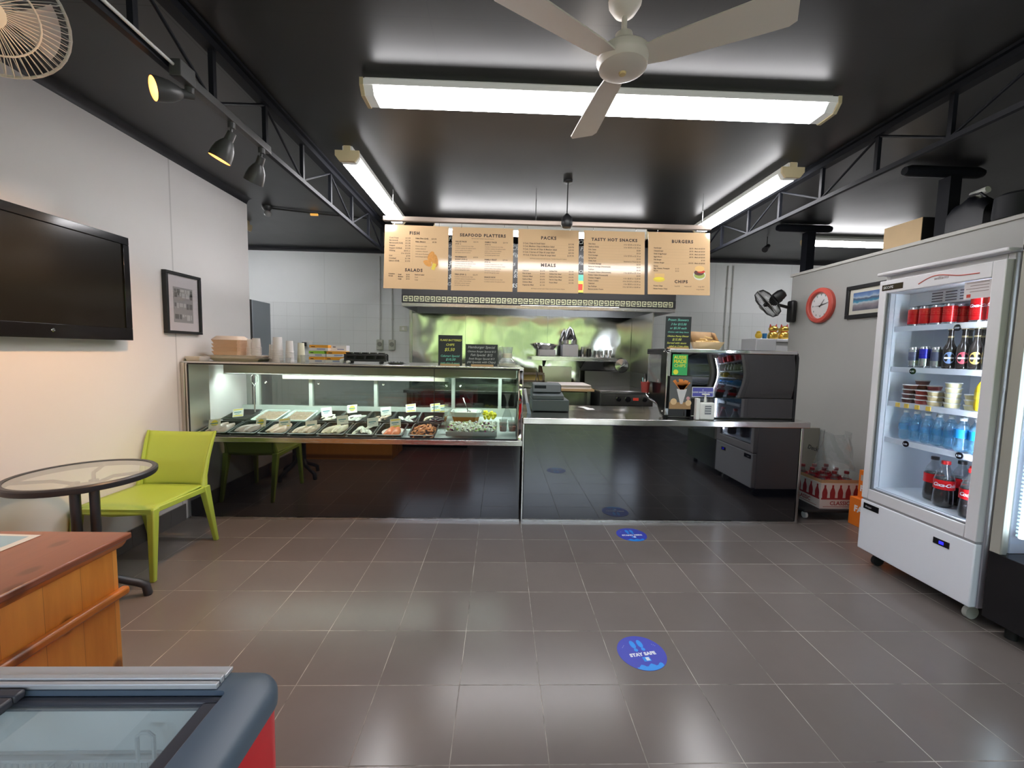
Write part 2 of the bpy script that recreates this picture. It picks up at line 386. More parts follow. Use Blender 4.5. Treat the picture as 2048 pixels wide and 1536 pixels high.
# ------------------------------------------------------------------ ceiling lights
LIT = E('lit fluorescent lens', (1.0, .985, 1.0), TUBE)
LENSE = M('clear ribbed lens end', (.46, .46, .43), .35, emit=(1, 1, .95), es=.10)
def batten(name, label, x0, x1, y0, y1, zt, along, grp, lit=True):
    """ceiling batten: metal tray, prismatic lens with a lit strip, cream end caps"""
    t = T(name, label, 'light fitting', ((x0+x1)/2, (y0+y1)/2, zt), group=grp)
    if along == 'x':
        c = (y0+y1)/2; w = (y1-y0)/2; a0, a1 = x0, x1; pl = 'yz'
    else:
        c = (x0+x1)/2; w = (x1-x0)/2; a0, a1 = y0, y1; pl = 'xz'
    zz = zt-.036
    tray = [(c-w*.42, zt), (c+w*.42, zt), (c+w*.42, zz), (c-w*.42, zz)]
    MB(WHP).prism(tray, a0+.01, a1-.01, pl).obj('tray', t)
    side = [(c-w, zz), (c+w, zz), (c+w, zz-.032), (c-w, zz-.032)]
    MB(LENSE).prism(side, a0+.02, a1-.02, pl).obj('lens_side', t)
    low = [(c-w*.93, zz-.0325), (c+w*.93, zz-.0325), (c+w*.62, zz-.072), (c-w*.62, zz-.072)]
    MB(LIT if lit else WHP).prism(low, a0+.07, a1-.07, pl).obj('diffuser', t, label='glowing white diffuser' if lit else 'unlit white diffuser')
    [MB(LENSE).prism(low, p_, p_+.0495, pl).obj('lens_end', t) for p_ in (a0+.02, a1-.0695)]
    cap = [(c-w*1.04, zz+.002), (c+w*1.04, zz+.002), (c+w*1.04, zz-.036), (c+w*.66, zz-.077), (c-w*.66, zz-.077), (c-w*1.04, zz-.036)]
    for a, b in ((a0, a0+.02), (a1-.02, a1)): MB(CREAM).prism(cap, a, b, pl).obj('end_cap', t)
    for a, b in ((a0+.0005, a0+.03), (a1-.03, a1-.0005)):
        MB(CREAM).prism([(c-w*.3, zt), (c+w*.3, zt), (c+w*.3, zz+.002), (c-w*.3, zz+.002)], a, b, pl).obj('mount_clip', t)
    return t
batten('ceiling_batten_light', 'long double fluorescent batten crossing the ceiling under the fan', -.79, 1.88, 2.38, 2.56, H, 'x', 'fluorescent battens')
batten('ceiling_batten_light', 'fluorescent batten running away beside the truss above the spotlights', -1.25, -1.08, 3.22, 4.78, H, 'y', 'fluorescent battens')
batten('ceiling_batten_light', 'fluorescent batten running away above the black drinks-side truss', 2.14, 2.31, 3.24, 4.76, H, 'y', 'fluorescent battens')
batten('ceiling_batten_light', 'fluorescent batten hidden behind the menu boards, showing in their gaps', -.78, 1.66, 4.80, 4.93, H-.06, 'x', 'fluorescent battens')
batten('ceiling_batten_light', 'fluorescent batten beyond the partition, beside the kraft box', 3.72, 5.1, 5.05, 5.2, H, 'x', 'fluorescent battens')
batten('ceiling_batten_light', 'cream end of a batten mostly hidden behind the white plaster wall', -4.3, -3.04, 5.1, 5.24, H, 'x', 'fluorescent battens')

# ------------------------------------------------------------------ ceiling trusses
def truss(x, zt, zb, xs, label, y0=-1.9, y1=6.4):
    t = T('ceiling_truss', label, 'truss', (x, y0, zt), group='steel ceiling trusses')
    MB(TRUSS).box(x-.03, x+.03, y0, y1, zt-.03, H).box(x-.055, x+.055, y0, y1, zt+.005, H).obj('top_chord', t)
    MB(TRUSS).box(x-.014, x+.014, y0, y1, zb-.028, zb).obj('bottom_chord', t)
    for k, yv in enumerate(xs):
        MB(TRUSS).box(x-.012, x+.012, yv-.012, yv+.012, zb, zt-.028).obj('vertical_strut', t)
        if k+1 < len(xs):
            y2 = xs[k+1]
            a, b = ((zt-.03, zb) if k % 2 == 0 else (zb, zt-.03))
            MB(TRUSS).cyl((x, yv+.012, a), (x, y2-.012, b), .008, n=8).obj('diagonal_web', t)
    return t
truss(-1.45, 2.93, 2.66, [-.6, .0, .6, 1.2, 1.75, 2.2, 2.66, 3.13, 3.62, 4.12, 4.62, 5.12, 5.62, 6.12], 'black lattice truss above the plaster wall side')
truss(2.44, 2.93, 2.68, [-.55, .05, .65, 1.25, 1.8, 2.3, 2.75, 3.22, 3.7, 4.16, 4.66, 5.16, 5.66, 6.16], 'black lattice truss above the drinks fridge side')
# black posts with T heads on the partition
for yy, lab in ((3.22, 'square black post on the partition beside the black bag'), (4.69, 'square black post at the free end of the partition')):
    t = T('ceiling_post', lab, 'post', (3.45, yy, 2.425), group='black posts on the partition')
    MB(TRUSS).box(3.405, 3.495, yy-.045, yy+.045, 2.4255, 2.862).obj('post', t)
    MB(TRUSS).tube([(3.08, yy, 2.905), (3.12, yy, 2.905), (3.66, yy, 2.905), (3.7, yy, 2.905)], [.03, .042, .042, .03], 10).obj('head_beam', t)

# ------------------------------------------------------------------ ceiling fan (blades at rest)
t = T('ceiling_fan', 'cream three-bladed ceiling fan hanging above the double batten', 'ceiling fan', (.5, 1.86, H))
MB(IVORY).lathe([(.07, 0), (.068, -.02), (.045, -.055), (.018, -.07)], (.5, 1.86, H), n=24).obj('canopy', t)
MB(IVORY).cyl((.5, 1.86, H-.06), (.5, 1.86, 2.80), .012, n=12).obj('down_rod', t)
MB(IVORY).lathe([(.0, .135), (.018, .135), (.036, .125), (.042, .07), (.05, .062), (.098, .055), (.11, .045), (.112, .02), (.108, .012), (.104, .008), (.1, -.012), (.07, -.026), (.0, -.03)], (.5, 1.86, 2.685), n=40).obj('motor_housing', t)
MB(M('yellowed fan cap', (.72, .55, .25), .5)).lathe([(0, -.006), (.014, -.005), (.017, .006)], (.5, 1.86, 2.653), n=16).obj('centre_button', t)
for a in (-31, 95, 213):
    mb = MB(IVORY); mb.X = Matrix.Translation((.5, 1.86, 2.70)) @ Matrix.Rotation(R(a), 4, 'Z') @ Matrix.Rotation(R(-13), 4, 'X')
    mb.prism([(.085, -.045), (.17, -.058), (.5, -.076), (.60, -.08), (.625, -.062), (.625, .058), (.60, .072), (.5, .07), (.17, .056), (.085, .043)], -.003, .003, 'xy')
    bl = mb.obj('blade', t)
    k = MB(IVORY); k.X = mb.X; k.box(.07, .20, -.022, .022, .004, .010); k.cyl((.15, -.01, .011), (.15, -.01, .014), .006, n=8).cyl((.15, .01, .011), (.15, .01, .014), .006, n=8)
    k.obj('blade_bracket', t)

# ------------------------------------------------------------------ spot track on the truss
GREYT = M('dark grey track metal', (.055, .055, .055), .42); INNER = M('glow painted copper lining', (.9, .42, .12), .35, emit=(1, .42, .10), es=.9)  # lining emission paints the bulb's glow onto the inside of the shade
t = T('track_light_rail', 'dark grey track rail fixed along the truss, holding three spotlights', 'track rail', (-1.43, 2.2, 2.64))
MB(GREYT).box(-1.434, -1.394, 1.96, 2.62, 2.605, 2.645).obj('rail', t, bevel=.003)
MB(GREYT).box(-1.434, -1.385, 1.90, 1.99, 2.60, 2.67).obj('power_feed', t, bevel=.003)
tag(MB(M('white cable sheath', (.75, .75, .73), .5)).tube([(-1.415, 1.90, 2.645), (-1.42, 1.78, 2.652), (-1.425, 1.6, 2.662), (-1.425, 1.3, 2.665), (-1.42, 1.0, 2.66), (-1.425, .4, 2.665), (-1.42, -.6, 2.66), (-1.42, -1.9, 2.665)], .0065, 8).obj('power_cable', None),
    'white cable running along the truss to the track rail', 'cable')
def spot(y, aim, lab, lit, zb=2.54, K=.9):
    t = T('track_spotlight', lab, 'spotlight', (-1.414, y, 2.605), group='spotlights on the track rail')
    base = Vector((-1.42, y, zb)); d = Vector(aim).normalized()
    MB(GREYT).cyl((-1.414, y, 2.6045), (-1.414, y, 2.575), .018, n=14).cyl((-1.414, y, 2.575), base, .006, n=8).obj('swivel_stem', t)
    MB(GREYT).cyl(base-d*.018, base+d*.03*K, .022*K, .024*K, n=18).obj('lamp_holder', t)
    MB(GREYT).lathe([(a*K, b*K) for a, b in [(.024, .03), (.034, .045), (.048, .075), (.055, .11), (.058, .15), (.056, .15), (.053, .11), (.046, .076), (.032, .05), (.01, .046)]], base, d, 28, close=False).obj('shade', t)
    if lit:
        MB(INNER).lathe([(a*K, b*K) for a, b in [(.0545, .149), (.0515, .11), (.044, .078), (.03, .053), (.0, .05)]], base, d, 28, close=False).obj('shade_lining', t, label='copper shade lining with painted bulb glow')
        MB(E('halogen bulb', (1, .78, .45), 45)).lathe([(a*K, b*K) for a, b in [(0, .10), (.014, .097), (.02, .085), (.02, .07), (.012, .055)]], base, d, 16, close=False).obj('bulb', t, label='lit halogen bulb')
        l = bpy.data.lights.new('halogen_beam', 'SPOT'); l.energy = lit; l.color = (1, .55, .26); l.spot_size = R(125); l.spot_blend = .9; l.shadow_soft_size = .02
        lo = bpy.data.objects.new('halogen_beam', l); COL.objects.link(lo); lo.parent = t
        lo.location = base + d*.155 - t.location; lo.rotation_euler = (-d).to_track_quat('Z', 'Y').to_euler()
spot(1.99, (-.6, -.75, -.25), 'lit spotlight with glowing copper mouth, first on the rail by the cable', 5, 2.572, .85)
spot(2.28, (-.42, -.05, -.9), 'lit spotlight tipped down, between the other two on the rail', 48)
spot(2.55, (-.45, .2, -.87), 'unlit spotlight at the far end of the rail', 0)
# black pendant spot in front of the menus
t = T('ceiling_spotlight', 'small black spotlight hanging above the packs menu board', 'spotlight', (.56, 3.72, H))
MB(BLK).lathe([(.04, 0), (.04, -.015), (.008, -.02)], (.56, 3.72, H), n=20).obj('ceiling_plate', t)
MB(BLK).cyl((.56, 3.72, H-.018), (.56, 3.72, 2.66), .005, n=8).obj('stem', t)
MB(BLK).lathe([(.012, .10), (.02, .09), (.045, .065), (.05, .03), (.05, .0), (.036, -.018), (.0, -.02)], (.56, 3.72, 2.57), n=20).obj('shade', t)

# ------------------------------------------------------------------ corner wall fan (white cage)
def cage_fan(name, label, c, d, rad, bar, rim, hubm, bladem, nb=40, wall=None, back=.09):
    t = T(name, label, 'wall fan', c)
    c = Vector(c); d = Vector(d).normalized(); q = d.to_track_quat('Z', 'Y')
    P = lambda r, a, z: c + q @ Vector((r*math.cos(a), r*math.sin(a), z))
    circ = lambda r, z, n=36: [P(r, 2*math.pi*i/n, z) for i in range(n)]
    MB(rim).tube(circ(rad, 0), .0055, 8, True).obj('cage_rim', t)
    g1 = MB(bar)
    for k in range(nb):
        a = 2*math.pi*k/nb; a2 = a+.22
        g1.tube([P(rad, a, .004), P(rad*.93, a+.02, .045), P(rad*.62, a+.1, .07), P(rad*.22, a2, .075)], .0017, 5)
        g1.tube([P(rad, a, -.004), P(rad*.9, a, -.05), P(rad*.55, a, -.075), P(rad*.25, a, -.08)], .0017, 5)
    g1.tube(circ(rad*.62, .072, 30), .0035, 6, True).tube(circ(rad*.22, .076, 20), .003, 6, True)
    g1.obj('wire_cage', t)
    MB(rim).lathe([(rad*.24, .074), (rad*.24, .082), (rad*.1, .09), (0, .09)], c, d, 20).obj('badge', t)
    MB(hubm).lathe([(rad*.14, -.02), (rad*.16, .0), (rad*.15, .03), (rad*.08, .045), (0, .047)], c, d, 18).obj('blade_hub', t)
    for k in range(3):
        mb = MB(bladem); a0 = 2*math.pi*k/3
        mb.grid(lambda u, v: P(rad*(.14+.74*v), a0+(-.5+u)*(.55+.55*v), .018*(u-.5)*(2.2-v)), 6, 6)
        mb.obj('blade', t)
    MB(hubm).lathe([(rad*.2, -.075), (rad*.32, -.09), (rad*.34, -.15), (rad*.26, -.19), (rad*.1, -.2), (0, -.2)], c, d, 20).obj('motor_body', t)
    return t, q
WIRE = M('pale wire', (.62, .62, .58), .4)
t, q = cage_fan('wall_fan', 'off-white caged wall fan high in the corner by the television', (-1.95, 1.70, 2.70), (.62, -.52, -.58), .225, WIRE, M('off white fan plastic', (.62, .64, .58), .45), WHP, M('pale fan blade', (.55, .56, .55), .4), 60)
MB(WHP).cyl((-2.08, 1.80, 2.80), (-2.52, 1.86, 2.82), .018, n=12).box(-2.61, -2.5, 1.81, 1.91, 2.72, 2.88).obj('wall_bracket', t)

# ------------------------------------------------------------------ television and picture on the plaster wall
t = T('wall_television', 'large black flat television mounted on the white plaster wall', 'television', (-2.61, 2.3, 1.82))
MB(BLKP).box(-2.57, -2.535, 1.72, 2.93, 1.478, 2.165).obj('housing', t, bevel=.006)
bz = MB(BLKP).box(-2.5345, -2.522, 1.72, 2.93, 2.115, 2.165).box(-2.5345, -2.522, 1.72, 2.93, 1.478, 1.56).box(-2.5345, -2.522, 1.72, 1.77, 1.56, 2.115).box(-2.5345, -2.522, 2.885, 2.93, 1.56, 2.115)
bz.obj('bezel', t, bevel=.003)
MB(M('dark television screen', (.012, .011, .009), .16, spec=.35)).box(-2.5346, -2.531, 1.7705, 2.8845, 1.5605, 2.1145).obj('screen', t)
MB(CHROME).lathe([(0, .0), (.011, .0), (.009, .002), (0, .0025)], (-2.5218, 2.42, 1.525), (1, 0, 0), 16).obj('badge', t, label='small silver oval badge')
MB(BLKM).box(-2.61, -2.5705, 2.1, 2.5, 1.65, 2.0).obj('wall_mount', t)
t = T('framed_picture', 'black framed grey print on the plaster wall beside the television', 'picture', (-2.61, 3.49, 1.79), group=None)
fr = MB(BLK); y0, y1, z0, z1 = 3.30, 3.675, 1.545, 2.03
fr.box(-2.61, -2.575, y0, y1, z0, z0+.022).box(-2.61, -2.575, y0, y1, z1-.022, z1).box(-2.61, -2.575, y0, y0+.022, z0+.022, z1-.022).box(-2.61, -2.575, y1-.022, y1, z0+.022, z1-.022)
fr.obj('frame', t, bevel=.002)
MB(M('pinkish white mount board', (.72, .66, .68), .6)).box(-2.609, -2.592, y0+.022, y1-.022, z0+.022, z1-.022).obj('mount_board', t)
pm = MB(M('grey print paper', (.36, .34, .34), .6)).box(-2.5919, -2.5905, 3.385, 3.59, 1.635, 1.915)
DK = M('print dark grey', (.16, .15, .15), .6); LG = M('print light grey', (.55, .53, .53), .6)
rr = random.Random(3)
for zc in (1.90, 1.872, 1.79, 1.70):
    y = 3.395
    while y < 3.57:
        wd = rr.uniform(.012, .04); pm.use(rr.choice((DK, LG))).box(-2.5904, -2.5898, y, min(y+wd, 3.585), zc-rr.uniform(.01, .05), zc); y += wd+.008
pm.obj('print', t)
MB(pane('picture glass', (.97, .97, .97), 1.4)).box(-2.586, -2.5845, y0+.022, y1-.022, z0+.022, z1-.022).obj('glass', t)
# ------------------------------------------------------------------ fish display cabinet
DX0, DX1 = -2.60, .195
t = T('fish_display_cabinet', 'long glass seafood display cabinet with black glass base and steel bands', 'display cabinet', (-1.2, 3.85, 0))
MB(BLACKG).box(-2.575, .183, CF, CF+.012, .022, .662).obj('front_panel', t, bevel=.004, label='glossy black glass front panel')
MB(M('dark cabinet carcass', (.03, .03, .032), .6)).box(-2.57, .18, CF+.0125, 4.25, 0, .655).obj('carcass', t)
MB(STEELH).box(-2.58, .185, CF-.004, CF+.012, 0, .0215).obj('kick_strip', t)
MB(STEELH).box(-2.605, .197, CF-.022, 3.475, .6625, .706).obj('sill_band', t, bevel=.003)
MB(steel('warm upright steel', (.68, .62, .56), .3, .1, 2, .05)).box(-2.605, -2.578, CF-.012, 3.7, .7065, 1.318).box(-2.577, -2.553, CF-.004, 3.7, .7065, 1.31).obj('end_upright', t, bevel=.003)
MB(steel('mirror steel upright', (.8, .79, .77), .06, .5, 4, .02)).box(.152, .197, CF-.012, 3.52, .7065, 1.312).obj('corner_upright', t, bevel=.012)
MB(STEELH).box(-2.553, .19, 3.5, 4.26, 1.300, 1.324).box(-2.605, .197, CF-.012, 3.5, 1.3105, 1.324).obj('cabinet_top', t, bevel=.003)
MB(BLKM).box(-2.553, .152, CF-.010, CF+.004, 1.300, 1.3102).box(-2.553, .152, CF-.010, CF+.004, .7065, .717).box(-2.556, -2.549, CF-.010, CF, .7175, 1.2995).box(-.549, -.545, CF-.011, CF+.001, .7175, 1.2995).obj('black_glazing_bead', t)
MB(CASEGL).box(-2.5485, -.5495, CF-.006, CF, .7175, 1.2995).obj('front_glass', t)
MB(CASEGL).box(-.5445, .1515, CF-.006, CF, .7175, 1.2995).obj('front_glass', t)
MB(CASEGL).box(.176, .184, 3.53, 4.2, .72, 1.298).obj('side_glass', t)
MB(CASEGL).box(-.475, -.469, 3.52, 4.12, .76, 1.22).obj('divider_glass', t)
ALU = M('pale green white aluminium', (.60, .66, .62), .3, .3)
rr_ = MB(ALU).box(-2.55, .17, 4.15, 4.22, .76, .875).box(-2.55, .17, 4.16, 4.22, 1.19, 1.2995)
rr_.obj('rear_door_track', t)
for x in (-2.40, -1.88, -1.24, -.47, .0): MB(ALU).box(x-.017, x+.017, 4.15, 4.2, .8755, 1.1895).obj('rear_upright', t)
REARG = pane('rear sliding glass', (.68, .73, .70), 1.5)
for a, b_ in ((-2.52, -2.42), (-2.38, -1.9), (-1.86, -1.26), (-1.22, -.49), (-.45, -.02), (.02, .165)):
    d = MB(REARG).box(a, b_, 4.175, 4.18, .876, 1.189).obj('rear_door', t)
    if b_-a > .3:
        k = MB(CHROME).lathe([(.0, 0), (.012, 0), (.013, .004), (.008, .006), (0, .003)], (a+.05-t.location.x, 4.1745-t.location.y, 1.10), (0, -1, 0), 14); sub(d, 'finger_pull', k)
MB(M('white deck enamel', (.66, .72, .70), .3)).prism([(3.476, .658), (4.148, .79), (4.148, .796), (3.476, .664)], -2.55, .15, 'yz').obj('sloped_deck', t)
MB(M('beige canopy sheet', (.42, .40, .32), .35, .3)).box(-2.55, .15, 3.885, 3.889, 1.205, 1.2995).box(-2.54, -.60, 3.90, 3.945, 1.222, 1.245).box(-.40, .10, 3.90, 3.945, 1.222, 1.245).obj('canopy_lamp_holder', t)
MB(WHP).box(-2.55, .15, 3.882, 3.893, 1.197, 1.2045).obj('canopy_lip', t, label='bright white canopy lip')
MB(E('cold cabinet lamp', (.9, 1, .95), 30.0)).box(-2.53, -.61, 3.898, 3.935, 1.214, 1.2215).box(-.39, .09, 3.898, 3.935, 1.214, 1.2215).obj('lamp_strip', t, label='glowing white lamp strip')
MB(M('beige valance', (.5, .46, .36), .5)).box(-2.1, -.5, 4.05, 4.06, 1.15, 1.2995).obj('canopy_valance', t)
# hooks and tongs hanging inside near the first upright
t = T('hanging_whisk', 'steel serving whisk hanging inside the cabinet by the first upright', 'utensil', (-2.33, 3.98, 1.2))
MB(CHROME).cyl((-2.33, 3.98, 1.08), (-2.33, 3.98, .83), .009, .007, 10).obj('handle', t)
k = MB(CHROME)
for i in range(3):
    k.tube([Vector((-2.33, 3.98, 1.08)) + Matrix.Rotation(i*math.pi/3, 3, 'Z') @ Vector(p) for p in ((0, 0, 0), (.03, 0, .05), (.032, 0, .09), (0, 0, .12), (-.032, 0, .09), (-.03, 0, .05), (0, 0, 0))], .0022, 6)
k.obj('wire_loops', t)
# trays
PANB = M('black tray plastic', (.015, .024, .024), .3); PANW = M('white tray plastic', (.62, .72, .68), .35)
SL = math.atan(.2)
def pan_mb(mat, w=.118, d=.142, dep=.048, rim=.012):
    m = MB(mat); n = 5
    def ring(hw, hd, z, r):
        out = []
        for cx, cy, a0 in ((hw-r, hd-r, 0), (-hw+r, hd-r, 90), (-hw+r, -hd+r, 180), (hw-r, -hd+r, 270)):
            for k in range(n): a = R(a0+90*k/(n-1)); out.append((cx+r*math.cos(a), cy+r*math.sin(a), z))
        return out
    rings = [ring(w, d, -.004, .02), ring(w, d, 0, .02), ring(w-rim, d-rim, .001, .016), ring(w-rim-.008, d-rim-.008, -dep+.006, .02), ring(w-rim-.012, d-rim-.012, -dep, .02)]
    rings2 = [ring(w-rim-.009, d-rim-.009, -dep-.003, .02), ring(w-rim+.003, d-rim+.003, -.004, .018)]
    vs = [p for r_ in rings+rings2 for p in r_]; N = 4*n; fs = []
    for k in range(6): fs += [(k*N+i, k*N+(i+1) % N, (k+1)*N+(i+1) % N, (k+1)*N+i) for i in range(N) if k != 4]
    fs += [(6*N+i, 6*N+(i+1) % N, (i+1) % N, i) for i in range(N)]
    fs += [tuple(range(4*N, 5*N)), tuple(range(5*N, 6*N))[::-1]]
    return m.add(vs, fs)
def place(o, x, y, dz=0.0, rz=0.0):
    o.location = (x, y, .692+.2*(y-3.48)*1.0+dz+.03); o.rotation_euler = (SL, 0, rz); return o
def newtray(lab, mat, x, y, grp):
    p = pan_mb(mat).obj('seafood_tray'); tag(p, lab, 'tray', grp); return place(p, x, y)
FX = [-2.42+.246*i for i in range(8)]
def fillet_mb(mat, L=.09, Wd=.028, Ht=.012, seed=0):
    r = random.Random(seed); m = MB(mat); k1 = r.uniform(-.01, .01)
    return m.grid(lambda u, v: ((v-.5)*Wd*2*(math.sin(math.pi*min(1, u*.85+.12))**.7) + k1*math.sin(u*5), (u-.5)*2*L, Ht*(1-(2*v-1)**2)*(.45+.55*math.sin(math.pi*u))+.001*math.sin(u*40+v*9)), 12, 8).obj('fish_fillet')
def fmat(n, c): return M(n, c, .35, 0, .5, .2, .12, 40, .15, 90)
FCOL = [fmat('grey pink fish', (.36, .29, .26)), fmat('pale grey fish', (.34, .29, .28)), fmat('cream pink fish', (.60, .46, .36)), fmat('buff fish', (.55, .45, .34)),
        fmat('cream white fish', (.66, .58, .42)), fmat('white fish', (.72, .72, .60)), fmat('salmon', (.75, .19, .07)), fmat('white scallop', (.66, .68, .62))]
FN = ['grey pink fillets', 'pale grey fillets', 'cream pink fillets', 'buff fillets', 'cream white fillets', 'chunky white fillets', 'orange salmon slab', 'cooked prawns']
protos = {}
def fil(kind, x, y, dz, rz, lab, grp, sc=1.0, tl=0):
    if kind not in protos:
        o = fillet_mb(FCOL[kind], .092, .036, .03, kind); tag(o, lab, 'fish fillet', grp); protos[kind] = o
    else:
        s_ = protos[kind]; o = s_.copy(); COL.objects.link(o); o['label'] = lab; o['group'] = grp
    place(o, x, y, dz, rz); o.rotation_euler.y = tl; o.scale = (sc, sc, sc)
rr = random.Random(11)
for i, x in enumerate(FX):
    if i < 7: newtray('black tray of %s in the front row of the cabinet' % FN[i], PANB, x, 3.64, 'black seafood trays')
    lab = 'pale fillet in the front tray of %s' % FN[i]
    if i < 5:
        for k in range(4): fil(i, x-.055+.034*k, 3.635+rr.uniform(-.012, .014), -.019+.009*(k % 2), -.18+rr.uniform(-.08, .08), lab, 'fillets in the %s tray' % FN[i], 1.0, .35)
    elif i == 5:
        for k in range(7): fil(5, x-.06+.02*k, 3.60+.035*(k % 3), -.018+.014*(k % 2), rr.uniform(-.6, .6), lab, 'fillets in the %s tray' % FN[i], .62, rr.uniform(-.3, .3))
    elif i == 6:
        d = MB(WHP).lathe([(0, .002), (.085, .004), (.10, .016), (.103, .015), (.088, 0), (0, 0)], n=28).obj('oval_plate'); tag(d, 'white oval plate under the orange salmon', 'plate'); place(d, x+.02, 3.62, -.03); d.scale = (1, .9, 1)
        for k in range(2): fil(6, x-.02+.055*k, 3.62, -.022, -.25+.1*k, 'thick orange salmon piece on the white oval plate', 'salmon pieces on the oval plate', 1.15, 0)
BX = [-2.16, -1.89] ; BXD = [-1.62, -1.37, -1.13, -.89, -.645]
BN = ['white rings', 'squid strips', 'pink scallops', 'white scallops', 'cream prawn meat']
MINCE = M('shucked oysters', (.30, .22, .15), .35, 0, .5, .3, .5, 90, .5, 120)
newtray('black empty tray with a green card at the plaster wall end', PANB, -2.43, 3.945, 'black seafood trays')
for k, x in enumerate(BX):
    newtray('white tray of chopped shellfish, %s from the plaster wall' % ('first' if k == 0 else 'second'), PANW, x, 3.945, 'white seafood trays')
    m = MB(MINCE); r = random.Random(k)
    m.grid(lambda u, v: ((u-.5)*.19, (v-.5)*.235, .012+.012*math.sin(u*3.1)*math.sin(v*3.1)+r.uniform(-.003, .005)), 22, 26)
    o = m.obj('chopped_shellfish', stuff=True); tag(o, 'brown chopped shellfish filling the %s white tray' % ('first' if k == 0 else 'second'), 'shellfish'); place(o, x, 3.945, -.022)
BC = [5, 7, 2, 7, 4]
for k, x in enumerate(BXD):
    newtray('black tray of %s in the rear row' % BN[k], PANB, x, 3.945, 'black seafood trays')
    for j in range(6):
        fil(BC[k], x-.05+.022*j, 3.93+rr.uniform(-.03, .03), -.020+.014*(j % 2), rr.uniform(-1.2, 1.2), 'small piece among the %s in the rear tray' % BN[k], 'pieces in the %s tray' % BN[k], .5, rr.uniform(-.4, .4))
newtray('black tray of grey mussels behind the prawns', PANB, -.60+.0, 3.955, 'black seafood trays') if False else None
# prawns
PR = fmat('cooked prawn', (.78, .33, .14)); PRW = fmat('prawn belly', (.85, .62, .42))
pm = MB(PR); pts = []; rad = []
for k in range(10):
    a = -1.2+2.7*k/9; pts.append((.026*math.cos(a), .026*math.sin(a), .004)); rad.append(.0085*(1-.62*(k/9)**1.4) if k > 0 else .006)
pm.tube(pts, rad, 8)
pr0 = pm.obj('cooked_prawn'); lab = 'orange cooked prawn in the heap beside the cabinet divider'; tag(pr0, lab, 'prawn', 'heap of cooked prawns')
pt = T('seafood_tray', 'black tray heaped with orange prawns beside the divider glass', 'tray', (0, 0, 0), group='black seafood trays'); COL.objects.unlink(pt); bpy.data.objects.remove(pt)
newtray('black tray heaped with orange prawns beside the divider glass', PANB, FX[7]+.035, 3.64, 'black seafood trays')
n = 0
for j in range(9):
    for i in range(7):
        o = pr0 if n == 0 else pr0.copy()
        if n: COL.objects.link(o)
        n += 1
        place(o, FX[7]+.035-.085+.028*i+rr.uniform(-.008, .008), 3.53+.028*j+rr.uniform(-.008, .008), -.028+.038*math.sin(math.pi*(i+.5)/7)*math.sin(math.pi*(j+1)/10.)+rr.uniform(0, .006), rr.uniform(0, 6.28))
        o.rotation_euler.x = SL+rr.uniform(-.5, .5); o.scale = (.85, .85, .85)
# mussels at the rear behind the prawns
mu = MB(M('dark mussel shell', (.03, .035, .05), .2)).blob((0, 0, .008), .032, .016, .011, 12, 7).obj('mussel'); tag(mu, 'dark shiny mussel in the rear corner tray by the divider', 'mussel', 'mussels by the divider')
for k in range(12):
    o = mu if k == 0 else mu.copy()
    if k: COL.objects.link(o)
    place(o, -.60+.03*(k % 5)-.03, 3.86+.035*(k//5), -.012+.008*(k % 2), rr.uniform(0, 3))
# price cards
CARD = M('white price card', (.78, .80, .74), .5); CY = M('yellow card print', (.80, .68, .10), .5); CT = M('teal card print', (.12, .32, .36), .5)
def card(x, y, dz, rz, style, lab):
    t = T('price_card', lab, 'price card', (0, 0, 0), group='price cards in the trays')
    w, h = .048, .040
    MB(CARD).box(-w, w, -.001, .001, 0, 2*h).obj('card', t, world=False)
    m = MB(CY if style else CT)
    if style == 1:
        m.lathe([(0, 0), (.028, 0), (.028, .0006), (0, .0006)], (0, -.0012, h*1.1), (0, -1, 0), 16)
    elif style == 2:
        m.box(-w*.85, w*.85, -.0018, -.0011, h*1.6, h*1.85).box(-w*.85, w*.85, -.0018, -.0011, h*.15, h*.4)
    m.use(CT).box(-w*.7, w*.6, -.002, -.0012, h*.95, h*1.2).box(-w*.5, w*.3, -.002, -.0012, h*.6, h*.72)
    m.obj('print', t, world=False)
    t.location = (x, y, .692+.2*(y-3.48)+.02+dz); t.rotation_euler = (R(-22), R(-7), rz)
for a in ((-2.47, 3.62, 0, .1, 1, 'yellow and white card over the grey pink fillets'), (-2.10, 3.66, 0, -.15, 1, 'tilted yellow and white card over the pale grey fillets'),
          (-1.88, 3.64, .01, .1, 2, 'yellow edged card over the cream pink fillets'), (-1.64, 3.62, .0, .1, 0, 'pale teal card over the buff fillets'),
          (-1.39, 3.68, .03, .15, 0, 'pale teal card over the cream white fillets'), (-1.12, 3.66, .02, .05, 0, 'white card over the chunky white fillets'),
          (-.93, 3.70, .0, .0, 2, 'yellow striped card behind the orange salmon'), (-2.46, 3.93, -.01, .1, 2, 'green tinted card in the empty rear tray'),
          (-1.42, 4.0, .02, .0, 1, 'yellow starburst card in the squid tray'), (-1.08, 3.95, .02, .2, 0, 'white card standing in the pink scallop tray'),
          (-.86, 4.02, .03, .05, 2, 'yellow and blue card in the white scallop tray'), (-.62, 4.02, .04, .12, 2, 'striped card in the cream prawn meat tray')):
    card(*a)
card(-1.66, 4.0, -.01, .3, 0, 'small pale card in the white rings tray')
card(-.55, 4.08, .01, 0, 2, 'yellow card standing behind the mussels')
